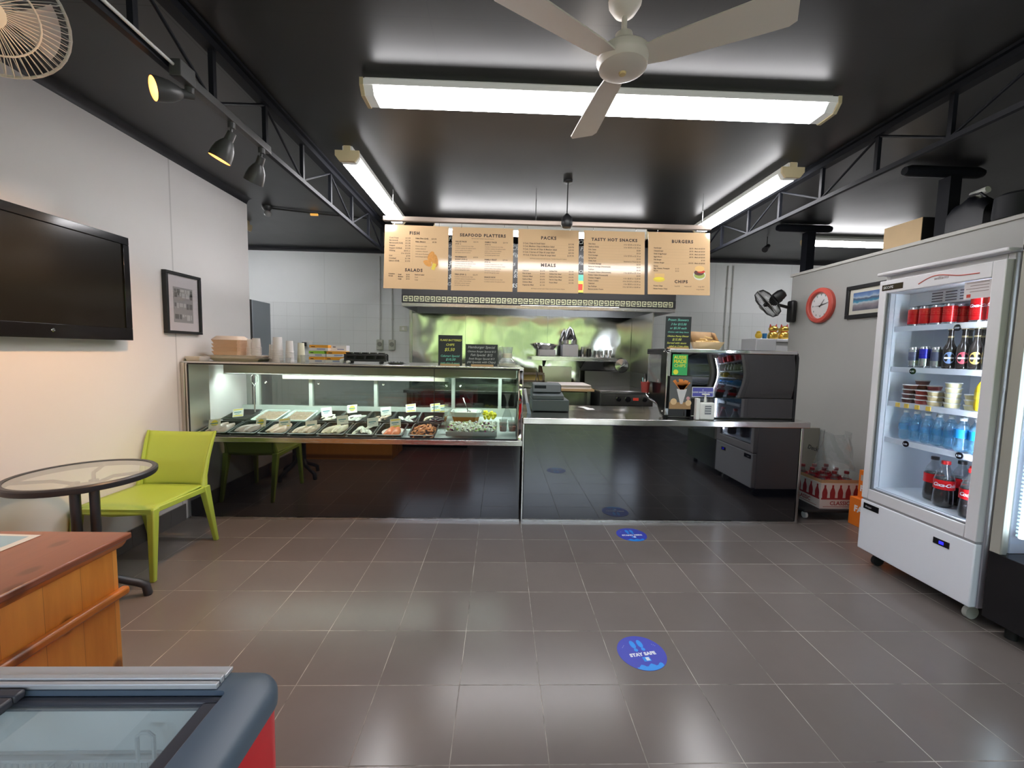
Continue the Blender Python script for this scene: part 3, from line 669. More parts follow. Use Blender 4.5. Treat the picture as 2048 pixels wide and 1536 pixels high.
# salad section
t = T('casserole_dish', 'deep white casserole dish with orange outside in the salad section', 'dish', (0, 0, 0))
def octo(hw, hd, c): return [(-hw+c, -hd), (hw-c, -hd), (hw, -hd+c), (hw, hd-c), (hw-c, hd), (-hw+c, hd), (-hw, hd-c), (-hw, -hd+c)]
def loft(m, rings, close0=True, close1=True):
    n = len(rings[0][0]); vs = [(x, y, z) for pl, z in rings for x, y in pl]
    fs = [(k*n+i, k*n+(i+1) % n, (k+1)*n+(i+1) % n, (k+1)*n+i) for k in range(len(rings)-1) for i in range(n)]
    if close0: fs.append(tuple(range(n))[::-1])
    if close1: fs.append(tuple(range((len(rings)-1)*n, len(rings)*n)))
    return m.add(vs, fs)
loft(MB(M('orange brown glaze', (.55, .22, .05), .25)), [(octo(.105, .09, .03), 0), (octo(.128, .11, .035), .075)]).obj('outer_glaze', t, world=False)
loft(MB(M('white glaze', (.78, .82, .78), .2)), [(octo(.129, .111, .035), .0755), (octo(.142, .122, .035), .12), (octo(.132, .112, .032), .12), (octo(.11, .095, .03), .081)], True, True).obj('inner_bowl', t, world=False)
t.location = (-.315, 3.93, .765)
o = MB(M('creamy coleslaw', (.72, .74, .62), .5, var=.2, vs=60, bump=.6, bs=80)).blob((0, 0, 0), .115, .098, .022, 20, 8, .06).obj('coleslaw', stuff=True); tag(o, 'pale creamy salad inside the orange casserole dish', 'salad'); o.location = (-.315, 3.93, .855)
t = T('serving_spoon', 'steel serving spoon standing in the casserole dish', 'spoon', (-.31, 3.92, .87)); MB(CHROME).cyl((-.30, 3.91, .885), (-.35, 3.99, 1.0), .005, n=8).obj('handle', t); MB(CHROME).blob((-.29, 3.90, .882), .02, .03, .007, 12, 6).obj('bowl', t)
o = MB(M('salad tray steel', (.55, .58, .56), .3, .8)).prism([(3.50, .727), (3.80, .760), (3.80, .80), (3.795, .80), (3.79, .765), (3.505, .735), (3.50, .765), (3.495, .765)], -.455, -.02, 'yz').obj('salad_tray'); tag(o, 'shallow steel tray of feta and olive salad', 'tray')
SAL = [M('feta cube', (.88, .90, .80), .6), M('olive', (.05, .02, .03), .25), M('red onion', (.30, .05, .16), .4), M('cucumber', (.35, .45, .16), .5), M('white bean', (.72, .70, .50), .5)]
m = MB(SAL[0]); r = random.Random(5)
for i in range(330):
    c = (r.uniform(-.445, -.03), r.uniform(3.515, 3.785)); z = .764+.09*(c[1]-3.5)+r.uniform(0, .02)
    k = r.choice((0, 0, 0, 0, 0, 1, 2, 3, 4, 4, 4)); m.use(SAL[k])
    if k in (0, 3): m.X = Matrix.Translation((c[0], c[1], z)) @ Euler((r.uniform(0, 3), r.uniform(0, 3), r.uniform(0, 3))).to_matrix().to_4x4(); m.box(-.009, .009, -.008, .008, -.007, .007); m.X = Matrix()
    else: m.blob((c[0], c[1], z), .010, .008, .008, 7, 5)
o = m.obj('greek_salad', stuff=True); tag(o, 'chopped white feta, olive and onion salad filling the shallow tray', 'salad')
m = MB(M('lemon yellow', (.85, .78, .05), .45, var=.15))
for i in range(26): m.blob((-.10+r.uniform(-.05, .06), 3.93+r.uniform(-.05, .05), .81+r.uniform(0, .07)), .018, .012, .014, 7, 5, .15, r.uniform(0, 3), i)
o = m.obj('yellow_garnish', stuff=True); tag(o, 'bright yellow garnish heap beside the casserole dish', 'garnish')
t = T('sauce_tub', 'clear plastic tub with red sauce inside the cabinet corner', 'tub', (0, 0, 0), group='clear tubs in the cabinet corner')
MB(CLEARW).lathe([(.030, 0), (.036, .07), (.038, .07), (.038, .074), (.034, .074), (.034, .07), (.028, .003), (0, .003)], n=20).obj('tub', t, world=False)
MB(M('chilli sauce', (.38, .06, .03), .3)).lathe([(0, .004), (.028, .004), (.032, .045), (0, .047)], n=18).obj('filling', t, world=False)
t.location = (.035, 3.62, .752)
for p in ((.115, 3.62, .752), (.115, 3.71, .76), (.035, 3.74, .765)): dup(t, p)
# plastic bags hanging in the cabinet corner
t = T('clear_bag', 'clear plastic produce bag standing in the cabinet corner', 'plastic bag', (.07, 3.56, .75))
MB(CLEARW).lathe([(.03, .0), (.05, .03), (.045, .12), (.018, .20), (.006, .25), (.022, .31), (.03, .33)], (.065, 3.535, .765), (0, 0, 1), 11, False).obj('bag', t)

# ------------------------------------------------------------------ serving counter
t = T('serving_counter', 'steel topped serving counter with glossy black glass front panels', 'counter', (1.4, 3.85, 0))
MB(BLACKG).box(.213, 2.598, CF, CF+.012, .022, .85).obj('front_panel', t, bevel=.004, label='glossy black glass front panel')
MB(M('dark cabinet carcass', (.03, .03, .032), .6)).box(.213, 2.6, CF+.0125, 4.28, 0, .85).obj('carcass', t)
MB(STEELH).box(.213, 2.62, CF-.004, CF+.012, 0, .0215).obj('kick_strip', t)
MB(STEEL).box(.1985, .212, CF-.010, CF+.02, 0, .852).box(2.599, 2.62, CF-.008, CF+.02, .022, .852).obj('upright_trim', t, bevel=.002)
MB(steel('worktop steel', (.62, .60, .57), .16, .25, 1.5, .03, 0)).box(.1985, 2.66, CF-.028, 4.32, .8525, .905).obj('worktop', t, bevel=.005)
# ------------------------------------------------------------------ hot food display on the counter
t = T('hot_food_display', 'black countertop hot food display with dark curved glass', 'food display', (2.03, 3.8, .905))
prof = [(3.56, .9055), (3.60, .9055), (3.68, .95), (3.74, 1.02), (3.80, 1.03), (3.92, 1.04), (4.02, 1.08), (4.04, 1.13), (4.04, 1.51), (3.62, 1.51), (3.575, 1.49), (3.56, 1.45)]
MB(BLKP).prism(prof, 2.59, 2.615, 'yz').obj('side_panel', t, bevel=.002)
sp = [(3.56, .9055), (3.60, .9055), (3.68, .95), (3.74, 1.02), (3.80, 1.03), (3.92, 1.04), (4.02, 1.08), (4.04, 1.13), (4.04, 1.20), (3.68, 1.20), (3.68, 1.46), (4.04, 1.46), (4.04, 1.51), (3.62, 1.51), (3.575, 1.49), (3.56, 1.45)]
MB(BLKP).prism(sp, 1.44, 1.462, 'yz').obj('side_panel', t, bevel=.002)
MB(CLEARW).box(1.448, 1.452, 3.681, 4.03, 1.201, 1.459).obj('side_glass', t)
MB(CHROME).tube([(1.45, 3.585, .912), (1.45, 3.66, .93), (1.45, 3.72, .995), (1.45, 3.80, 1.015), (1.45, 3.92, 1.022), (1.45, 4.02, 1.055), (1.45, 4.055, 1.11)], .012, 10).obj('curved_trim', t, label='chrome curved lower trim')
for p in ((3.62, 1.485), (3.60, .96), (3.95, 1.08)): MB(CHROME).lathe([(0, .0), (.008, 0), (.007, .004), (0, .005)], (1.4395, p[0], p[1]), (-1, 0, 0), 12).obj('screw_cap', t)
MB(STEELM).box(1.463, 2.589, 3.545, 3.60, 1.478, 1.51).box(1.44, 1.475, 3.545, 3.558, .93, 1.478).obj('front_trim', t, bevel=.005)
MB(BLKP).box(1.463, 2.589, 3.6005, 4.04, 1.495, 1.51).obj('top_panel', t)
DKG = pane('dark tinted display glass', (.10, .125, .12), 1.7)
MB(DKG).grid(lambda u, v: (1.476+(2.588-1.476)*u, 3.556+.012*math.sin(math.pi*v)*0 - .018*math.sin(math.pi*v) + .02, 1.09+(1.477-1.09)*v), 2, 10).obj('front_glass', t)
MB(BLACKG).box(1.476, 2.588, 3.56, 3.572, .912, 1.088).obj('lower_front', t, bevel=.003)
MB(BLKM).box(1.463, 2.589, 4.02, 4.035, 1.09, 1.4945).obj('rear_panel', t)
MB(STEEL).box(1.463, 2.589, 3.62, 4.018, 1.075, 1.09).obj('hot_shelf', t)
MB(BLKM).box(1.463, 2.589, 3.573, 3.62, .9055, 1.074).obj('base_box', t)
# sign stickers on the glass and the things before it
GRN = M('sticker green', (.04, .42, .12), .4); YEL = M('sticker yellow', (.85, .80, .05), .4)
t = T('green_sticker', 'green sticker with yellow letters on the hot display glass', 'sticker', (1.55, 3.54, 1.37))
MB(GRN).box(1.482, 1.615, 3.5335, 3.5345, 1.282, 1.462).obj('backing', t)
m = MB(YEL); m.text('AUSSIE', .036, 1.549, 1.425, align='CENTER', bold=.0008, zoff=-3.5325); m.text('MADE', .042, 1.549, 1.388, align='CENTER', bold=.001, zoff=-3.5325); m.text('CHIPS', .038, 1.549, 1.352, align='CENTER', zoff=-3.5325)
m.lathe([(0, 0), (.022, 0), (0, .0008)], (1.515, 3.5333, 1.31), (0, -1, 0), 16); m.obj('lettering', t)
t = T('chip_cone_poster', 'photo poster of orange chips in a paper cone leaning on the hot display', 'poster', (1.55, 3.51, 1.13))
MB(M('poster dark grey', (.10, .10, .105), .35)).box(1.463, 1.652, 3.513, 3.517, .99, 1.275).obj('backing', t)
m = MB(M('poster table brown', (.38, .22, .10), .5)).box(1.464, 1.651, 3.5118, 3.5128, .991, 1.05)
m.use(M('poster paper grey', (.62, .60, .62), .5)).prism([(1.522, 1.165), (1.612, 1.165), (1.578, 1.035), (1.558, 1.035)], 3.5108, 3.5116, 'xz')
m.use(M('poster chip orange', (.80, .26, .05), .5)); r = random.Random(2)
for k in range(13):
    a = R(-42+7*k); m.X = Matrix.Translation((1.567+.034*math.sin(a), 3.510, 1.175)) @ Matrix.Rotation(a, 4, 'Y'); m.box(-.0065, .0065, -.0006, .0004, -.015, .062+r.uniform(-.012, .022)); m.X = Matrix()
m.use(M('poster bun', (.72, .50, .28), .5)).lathe([(0, 0), (.028, 0), (0, .0006)], (1.50, 3.5116, 1.055), (0, -1, 0), 16).lathe([(0, 0), (.026, 0), (0, .0006)], (1.63, 3.5116, 1.045), (0, -1, 0), 16)
m.use(M('poster pink', (.62, .30, .32), .5)).lathe([(0, 0), (.016, 0), (0, .0006)], (1.625, 3.5114, 1.085), (0, -1, 0), 14)
m.obj('picture', t)
t = T('blue_notice', 'small blue notice with white lettering beside the cone poster', 'notice', (1.74, 3.50, 1.14))
MB(M('white laminate', (.8, .8, .82), .4)).box(1.652, 1.84, 3.502, 3.504, 1.10, 1.186).obj('border', t)
MB(M('royal blue print', (.07, .07, .38), .4)).box(1.657, 1.835, 3.5008, 3.5018, 1.105, 1.181).obj('backing', t)
m = MB(WHT); m.text('PLEASE SANITISE HANDS', .0175, 1.746, 1.135, align='CENTER', bold=.0004, zoff=-3.5), m.text('*', .03, 1.746, 1.145, align='CENTER', zoff=-3.5); m.obj('lettering', t)
t = T('sanitiser_dispenser', 'white pump sanitiser dispenser standing at the worktop edge', 'dispenser', (1.77, 3.5, .905))
MB(WHP).box(1.715, 1.842, 3.462, 3.515, .9055, 1.055).obj('housing', t, bevel=.012)
MB(WHP).box(1.683, 1.714, 3.47, 3.515, .9055, 1.09).obj('side_tank', t, bevel=.004)
MB(M('grey lcd window', (.16, .17, .19), .3)).box(1.752, 1.806, 3.4575, 3.4605, .955, 1.03).obj('window', t)
m = MB(WHP)
for z in (.972, .992, 1.012): m.box(1.754, 1.804, 3.456, 3.4574, z, z+.006)
m.obj('level_marks', t)
MB(WHP).cyl((1.765, 3.49, 1.056), (1.765, 3.49, 1.12), .012, .006, 12).box(1.735, 1.80, 3.482, 3.498, 1.118, 1.13).obj('pump', t, bevel=.003)
t = T('black_card_box', 'black upright box behind the sanitiser dispenser', 'box', (1.66, 3.53, .905)); MB(BLKP).box(1.655, 1.713, 3.517, 3.535, .9055, 1.085).obj('body', t, bevel=.003); MB(WHP).box(1.66, 1.70, 3.5165, 3.517, .93, .935).obj('edge_line', t)
# pen cup on the side of the hot display
t = T('pen_cup', 'red cup of pens fixed to the end of the hot display', 'pen cup', (1.385, 3.9, 1.09))
MB(M('dark red plastic', (.28, .035, .03), .4)).lathe([(.034, 0), (.042, .10), (.039, .10), (.031, .005), (0, .005)], (1.385, 3.90, 1.095), n=20).obj('cup', t)
for k, (dx, dy, c) in enumerate(((-.02, .0, (.35, .6, .6)), (.0, .01, (.75, .75, .75)), (.012, -.012, (.7, .3, .25)), (-.008, -.014, (.1, .1, .12)))):
    MB(M('pen colour %s' % c[0], c, .4)).cyl((1.385+dx*.4, 3.9+dy, 1.10), (1.385+dx*1.5, 3.9+dy*1.4, 1.235-.012*k), .0045, n=8).obj('pen', t)

# ------------------------------------------------------------------ chalkboards
CHK = M('chalkboard face', (.020, .026, .027), .6, var=.2, vs=12); CHG = M('green chalk', (.20, .62, .48), .8); CHY = M('yellow chalk', (.75, .78, .15), .8); CHW = M('pale chalk', (.42, .44, .42), .8); PINEB = M('pine block', (.55, .36, .17), .6)
def chalk(x0, x1, z0, z1, y, lines, lab, wood=None):
    t = T('chalkboard', lab, 'chalkboard', ((x0+x1)/2, y, z0), group='handwritten chalkboards')
    MB(CHK).box(x0, x1, y, y+.008, z0+.002, z1).obj('board', t)
    byc = {}
    for s_, size, xx, zz, c in lines:
        byc.setdefault(c.name, MB(c)).text(s_, size, xx, zz, align='CENTER', bold=size*.008, zoff=-(y-.0006), shear=.25)
    for m in byc.values(): m.obj('chalk_writing', t)
    w_ = wood or (x0+.02, x1-.02)
    MB(PINEB).box(w_[0], w_[1], y-.022, y-.0005, z0, z0+.016).box(w_[0], w_[1], y+.0085, y+.03, z0, z0+.016).obj('wooden_foot', t)
ZT = 1.3245
chalk(-.535, -.33, ZT, 1.585, 3.58, [('FLAKE BATTERED', .0235, -.43, 1.535, CHY), ('CHIPS', .027, -.435, 1.495, CHY), ('$5.50', .038, -.44, 1.45, CHY), ('Calamari Special', .0245, -.435, 1.40, CHG), ('$10.50', .030, -.43, 1.368, CHG), ('(with chips & sauce)', .020, -.435, 1.34, CHG)], 'tall chalkboard with yellow and green writing on the fish cabinet')
chalk(-.30, -.025, ZT, 1.512, 3.56, [('Hamburger Special', .030, -.165, 1.478, CHW), ('Chicken Burger Special $12', .0215, -.163, 1.444, CHW), ('Fish Special  $12', .028, -.165, 1.412, CHW), ('Steak Burger Special $13', .022, -.163, 1.382, CHW), ('(All Specials with Chips)', .025, -.165, 1.352, CHW)], 'wide chalkboard with pale writing beside the glass flask', (-.25, -.06))
chalk(1.475, 1.705, 1.5105, 1.80, 3.70, [('Prawn Skewers', .030, 1.585, 1.76, CHG), ('3 for $15.00', .028, 1.59, 1.722, CHG), ('or $5.50 each', .027, 1.588, 1.688, CHG), ('Chicken with Satay Sauce', .0185, 1.59, 1.655, CHG), ('Chicken Parmy Dinner', .021, 1.59, 1.618, CHY), ('$15.00', .030, 1.58, 1.585, CHY), ('Served with sauce', .024, 1.58, 1.556, CHY), ('salad or 2 lots chips', .022, 1.60, 1.528, CHY)], 'tall chalkboard with green and yellow writing on the hot display')

# ------------------------------------------------------------------ chip box on the hot display
t = T('chip_box', 'open kraft box of chips on the hot display beside the chalkboard', 'food box', (1.85, 3.7, 1.5105))
kb = MB(KRAFTL)
b0 = [(1.755, 3.62), (1.93, 3.62), (1.93, 3.74), (1.755, 3.74)]; b1 = [(1.735, 3.60), (1.965, 3.60), (1.965, 3.76), (1.735, 3.76)]
vs = [(x, y, 1.5107) for x, y in b0] + [(x, y, 1.575) for x, y in b1]
kb.add(vs, [(3, 2, 1, 0), (0, 1, 5, 4), (1, 2, 6, 5), (2, 3, 7, 6), (3, 0, 4, 7)]); o = kb.obj('box_base', t)
md = o.modifiers.new('th', 'SOLIDIFY'); md.thickness = .003
o = MB(KRAFT).add([(1.735, 3.761, 1.575), (1.965, 3.761, 1.575), (1.94, 3.80, 1.67), (1.73, 3.80, 1.675)], [(0, 1, 2, 3)]).add([(1.735, 3.761, 1.575), (1.73, 3.80, 1.675), (1.725, 3.74, 1.665), (1.728, 3.70, 1.58)], [(0, 1, 2, 3)]).add([(1.965, 3.761, 1.575), (1.94, 3.80, 1.67), (1.945, 3.74, 1.66), (1.968, 3.70, 1.58)], [(0, 1, 2, 3)]).obj('box_lid', t)
md = o.modifiers.new('th', 'SOLIDIFY'); md.thickness = .003
CHIP = M('fried chip', (.72, .50, .20), .5, var=.15); r = random.Random(4)
c0 = MB(CHIP).box(-.0055, .0055, -.035, .035, -.0055, .0055).obj('fried_chip', bevel=.002); tag(c0, 'golden chip heaped in the open kraft box', 'chip', 'chips in the kraft box')
for k in range(34):
    o = c0 if k == 0 else c0.copy()
    if k: COL.objects.link(o)
    u = r.uniform(-1, 1); o.location = (1.845+u*.085, 3.68+r.uniform(-.045, .045), 1.552+.055*(1-u*u)*r.random()+.012); o.rotation_euler = (r.uniform(-.35, .35), r.uniform(-.4, .4), r.uniform(0, 3.1))

# ------------------------------------------------------------------ on the worktop
GREYR = M('register grey plastic', (.055, .068, .072), .45)
t = T('cash_register', 'dark grey cash register on the steel worktop beside the fish cabinet', 'cash register', (.47, 3.95, .905))
MB(GREYR).box(.30, .645, 3.80, 4.15, .912, 1.015).obj('cash_drawer', t, bevel=.004)
MB(GREYR).prism([(3.83, 1.0155), (4.12, 1.0155), (4.12, 1.10), (3.83, 1.055)], .305, .60, 'yz').obj('keyboard_body', t, bevel=.006)
MB(GREYR).prism([(3.90, 1.075), (4.11, 1.105), (4.11, 1.16), (3.93, 1.15)], .315, .585, 'yz').obj('printer_cover', t, bevel=.008)
MB(M('register dark window', (.015, .018, .02), .15)).prism([(3.915, 1.093), (3.925, 1.14), (3.921, 1.141), (3.911, 1.094)], .33, .44, 'yz').obj('customer_display', t)
for p in ((.31, 3.81), (.635, 3.81), (.31, 4.14), (.635, 4.14)): MB(BLKM).cyl((p[0], p[1], .9055), (p[0], p[1], .912), .01, n=10).obj('rubber_foot', t)
t = T('docket_paper', 'white docket slips lying on the steel worktop', 'paper', (.86, 4.1, .9055)); MB(WHP).add([(.80, 4.20, .906), (.87, 4.22, .9075), (.925, 4.06, .9062), (.87, 4.05, .906)], [(0, 1, 2, 3)]).obj('slip', t); MB(WHP).add([(.84, 4.08, .907), (.93, 4.09, .908), (.935, 3.99, .907), (.855, 3.98, .907)], [(0, 1, 2, 3)]).obj('slip', t)
t = T('brochure_holder', 'white and blue card holder standing between cabinet and cash register', 'card holder', (.25, 3.72, .905))
m = MB(M('white card cover', (.7, .7, .74), .4)); m.X = Matrix.Translation((.245, 3.72, .9055)) @ Matrix.Rotation(R(14), 4, 'Y') @ Matrix.Rotation(R(0), 4, 'Z')
m = MB(M('white card cover', (.7, .7, .74), .4)).prism([(.212, 1.12), (.235, 1.125), (.258, 1.0), (.238, 1.0)], 3.68, 3.76, 'xz').obj('upper_cards', t)
MB(M('pale blue plastic', (.30, .36, .45), .4)).prism([(.236, .999), (.262, .999), (.283, .9056), (.255, .9056)], 3.67, 3.77, 'xz').obj('holder', t)
o = MB(BLKM).tube([(.38, 4.16, 1.02), (.36, 4.22, 1.15), (.38, 4.28, 1.25), (.41, 4.30, 1.14), (.43, 4.28, 1.03), (.44, 4.3, .91)], .004, 8).obj('black_cable'); tag(o, 'black cable looping up behind the cash register', 'cable')

# ------------------------------------------------------------------ on top of the fish cabinet
FOAM = M('beige foam board', (.70, .48, .33), .7, sss=0); FOAML = M('cream foam', (.74, .58, .46), .7)
t = T('takeaway_container', 'stack base of beige takeaway boxes at the plaster wall end', 'container', (-2.4, 3.75, ZT), group='beige takeaway boxes on the cabinet')
def clam(z, lab, lid, first=None):
    t = T('takeaway_container', lab, 'container', (-2.37, 3.72, z), group='beige takeaway boxes on the cabinet')
    w, d, h = .125, .085, .032
    loft(MB(FOAM), [(octo(w-.015, d-.012, .015), 0), (octo(w, d, .018), h)]).obj('tray', t, world=False)
    if lid: loft(MB(FOAML), [(octo(w+.002, d+.002, .018), h+.0005), (octo(w-.03, d-.028, .015), h+.034)]).obj('lid', t, world=False, label='cream raised lid')
    return t
bpy.data.objects.remove(t)
zs = ZT+.052
for k in range(4): clam(zs+.0325*k, ('lidded beige takeaway box topping the stack' if k == 3 else 'beige takeaway box, %s from the bottom of the stack' % ('first', 'second', 'third')[k]), k == 3)
t = T('foam_tray', 'pale foam lunch tray under the beige boxes', 'tray', (-2.3, 3.73, ZT+.026), group='foam trays on the cabinet')
loft(MB(M('off white foam', (.74, .68, .62), .7)), [(octo(.20, .095, .02), 0), (octo(.235, .11, .02), .025)]).obj('tray_body', t, world=False)
t2 = dup(t, (-2.28, 3.73, ZT+.0005), label='lowest foam lunch tray on the cabinet top')
t3 = dup(t, (-2.49, 3.62, ZT+.0005), label='foam lunch tray against the plaster wall at the cabinet end', scale=(.28, .6, 1.5)); t3.location = (-2.53, 3.54, ZT+.0005)
CUP = M('translucent cup plastic', (.78, .72, .68), .3, alpha=.55); CUPW = M('frosted white cup', (.80, .76, .75), .4, alpha=.85); CUPC = M('cream paper cup', (.74, .70, .55), .5)
def cupstack(x, y, z, r, h, n, mat, lab):
    t = T('cup_stack', lab, 'cups', (x, y, z), group='stacks of cups on the cabinet')
    step = .006
    body = MB(mat).lathe([(r, 0), (r*1.02, .003), (r*.96, .004), (r*.78, h), (r*.74, h), (0, h)], n=20)
    b0 = body.obj('cup', t, world=False)
    for k in range(1, n):
        c = MB(mat).lathe([(r, 0), (r*1.03, .002), (r*.965, .004), (r*.96, .0045)], n=20, close=False); c = c.obj('cup_rim', t, world=False); c.location = (0, 0, 0)
        c.location.z = -step*0 + k*h*.55/n
    return t
zc = ZT+.0515
cupstack(-2.195, 3.72, zc, .038, .14, 5, CUP, 'stack of clear cups touching the beige boxes')
cupstack(-2.115, 3.66, zc, .040, .15, 6, CUP, 'second stack of clear cups with bright highlights')
cupstack(-2.04, 3.78, ZT+.0005, .036, .150, 5, CUP, 'third stack of clear cups beside the tall white stack')
cupstack(-1.955, 3.70, ZT+.0005, .046, .215, 8, CUPW, 'tallest stack of frosted white cups')
cupstack(-1.862, 3.72, ZT+.0005, .036, .185, 7, CUPW, 'shorter stack of frosted white cups beside the tallest')
cupstack(-1.80, 3.80, ZT+.0005, .034, .17, 3, CUPC, 'short stack of cream cups')
t = T('clear_tub', 'small ribbed clear tub between the cream cups and the coloured cartons', 'tub', (-1.70, 3.68, ZT)); MB(CLEARW).lathe([(.04, .0005), (.046, .06), (.048, .06), (.048, .066), (.03, .068), (0, .068)], (-1.70, 3.68, ZT), n=22).obj('body', t)
t = dup(t, (-1.84, 3.60, ZT), label='small ribbed clear tub in front of the frosted cup stacks', scale=(1, 1, .6))
OR = M('orange carton print', (.80, .36, .04), .5); CW = M('white carton', (.74, .72, .74), .5); GRC = M('lime carton print', (.30, .62, .06), .5); BLP = M('blue grey print', (.25, .3, .5), .5)
def carton(x, y, z, w, d, h, c, lab, rz=0):
    t = T('glove_carton', lab, 'carton', (x, y, z), group='stacked small cartons on the cabinet')
    MB(CW).box(-w/2, w/2, -d/2, d/2, 0, h*.5).obj('carton_base', t, world=False)
    MB(c).box(-w/2-.0008, w/2+.0008, -d/2-.0008, d/2+.0008, h*.5+.0003, h-.001).obj('printed_lid', t, world=False)
    m = MB(BLP).box(-w*.1, w*.35, -d/2-.0012, -d/2-.0004, h*.2, h*.38); m.use(BLK).box(-w*.4, -w*.2, -d/2-.0016, -d/2-.0009, h*.62, h*.75); m.obj('print_marks', t, world=False)
    t.rotation_euler.z = rz
hz = .052
for a in ((-1.60, 3.70, ZT, .13, .09, 'lower orange and white carton nearest the clear tub', OR), (-1.455, 3.72, ZT, .155, .09, 'lower orange and white carton nearest the black rack', OR),
          (-1.60, 3.70, ZT+hz, .13, .09, 'lime green carton in the middle of the stack', GRC), (-1.44, 3.72, ZT+hz, .165, .09, 'middle orange carton beside the lime one', OR),
          (-1.58, 3.70, ZT+2*hz, .16, .09, 'topmost orange and white carton', OR), (-1.425, 3.74, ZT+2*hz, .13, .08, 'topmost white carton with loose flap', CW)):
    carton(a[0], a[1], a[2]+.0005, a[3], a[4], hz-.001, a[6], a[5])
t = T('slotted_rack', 'black slotted plastic rack with cream rollers on the fish cabinet', 'rack', (-1.15, 3.62, ZT))
x0, x1 = -1.345, -.985
m = MB(BLK).box(x0, x1, 3.60, 3.62, ZT+.02, ZT+.04).box(x0, x1, 3.60, 3.62, ZT+.068, ZT+.082)
k = x0
while k < x1: m.box(k, k+.018, 3.60, 3.62, ZT+.0405, ZT+.0675); k += .085
m.box(x0, x1, 3.66, 3.68, ZT+.02, ZT+.082).box(x0, x1, 3.62, 3.66, ZT+.02, ZT+.03); m.obj('body', t, bevel=.002)
m = MB(BLK); k = x0+.01
while k < x1: m.box(k, k+.045, 3.615, 3.665, ZT+.09, ZT+.098); k += .07
m.box(x0+.005, x1, 3.64, 3.65, ZT+.0825, ZT+.0895); m.obj('top_slats', t)
for k in (x0+.05, x1-.05): MB(BLKM).cyl((k, 3.60, ZT+.0105), (k, 3.68, ZT+.0105), .010, n=12).obj('roller_foot', t)
MB(WHP).cyl((x0-.02, 3.61, ZT+.022), (x0-.02, 3.66, ZT+.022), .021, n=18).cyl((x0+.045, 3.598, ZT+.014), (x0+.045, 3.56, ZT+.014), .013, n=14).obj('cream_roller', t)
t = T('white_plate', 'white oval plate of small dark pieces beside the black rack', 'plate', (-.90, 3.60, ZT)); MB(WHP).lathe([(0, .001), (.045, .001), (.085, .018), (.088, .018), (.05, 0), (0, 0)], (-.90, 3.60, ZT), n=26).obj('plate_body', t)
d0 = MB(BLK).blob((0, 0, 0), .012, .009, .007, 8, 5, .1).obj('dark_morsel'); tag(d0, 'small dark morsel on the white oval plate', 'morsel', 'dark morsels on the plate')
for k in range(9):
    o = d0 if k == 0 else d0.copy()
    if k: COL.objects.link(o)
    o.location = (-.955+.0135*k, 3.6+.012*((k*7) % 3-1), ZT+.016+.004*(k % 2))
t = T('glass_flask', 'clear glass flask with cream label at the cabinet end', 'flask', (.06, 3.62, ZT))
MB(CLEARW).lathe([(.0, .002), (.07, .002), (.078, .02), (.074, .045), (.045, .07), (.04, .12), (.048, .17), (.046, .17), (.037, .12), (.042, .072), (.07, .046), (.073, .02), (0, .006)], (.06, 3.62, ZT), n=32).obj('glass_body', t)
MB(M('cream flask label', (.72, .68, .48), .5)).lathe([(.0415, .075), (.0408, .115)], (.06, 3.62, ZT), n=28, close=False).lathe([(.0, .008), (.0705, .008), (.072, .03), (0, .031)], (.06, 3.62, ZT), n=28).obj('label_and_filling', t)
t = T('plastic_sleeve', 'clear plastic menu sleeve standing behind the chalkboard', 'sleeve', (-.0, 3.62, ZT)); MB(CLEARW).box(-.02, .012, 3.60, 3.64, ZT+.0005, 1.50).obj('sleeve_body', t, bevel=.006)
# ------------------------------------------------------------------ hanging menu boards
MENU = M('menu board tan', (.66, .45, .26), .085, 0, .30, 0); MINK = M('menu ink', (.055, .03, .02), .5); MLINE = M('menu rule line', (.46, .31, .17), .5)
FISHP = M('printed battered fish', (.62, .27, .05), .5, var=.3, vs=60); FISHY = M('printed lemon', (.72, .55, .06), .5)
BUN = M('printed bun', (.75, .48, .18), .5); PAT = M('printed patty', (.10, .035, .03), .5); LETT = M('printed lettuce', (.35, .42, .10), .5); RED = M('printed tomato', (.55, .05, .03), .5); PLATEP = M('printed plate', (.66, .64, .55), .5)
def menu(x0, x1, ztop, lab, fill, rz=0.0, h=.585):
    w = x1-x0; t = T('menu_board', lab, 'menu board', ((x0+x1)/2, 3.9, ztop), group='tan menu boards')
    MB(MENU).box(-w/2, w/2, 0, .004, -h, 0).obj('board', t, world=False, bevel=.001)
    m = MB(MINK); q = [m, MB(MLINE), MB(FISHP), MB(BUN)]
    def tx(s, size, x, z, al='LEFT', b=0, sp=1.0): m.use(MINK).text(s, size, x, z, .0002, al, b, sp, zoff=.0008)
    def ln(xa, xb, z): q[1].box(xa, xb, -.0007, -.0001, z-.0004, z+.0004)
    def hd(s, x, z, size=.040): tx(s, size, x, z, 'CENTER', .0018, 1.26)
    fill(w, tx, ln, hd, m, q)
    m.obj('lettering', t, world=False)
    if q[1].v: q[1].obj('rule_lines', t, world=False)
    if q[2].v: q[2].obj('printed_picture', t, world=False)
    if q[3].v: q[3].obj('printed_chip_box', t, world=False)
    for k in (-.35, .35): MB(CHROME).tube([(k*w, .002, -.006), (k*w, -.004, .0), (k*w, .0, .03)], .0016, 6).obj('hook', t, world=False)
    t.rotation_euler = (R(-6.5), 0, rz); return t
def rows(tx, ln, x0, x1, z, items, size=.0165, step=.0235, line=True):
    for a, b in items:
        tx(a, size, x0, z, 'LEFT', .0004)
        tx(b, size, x1, z, 'RIGHT', .0002)
        if line: ln(x0, x1, z-.006)
        z -= step
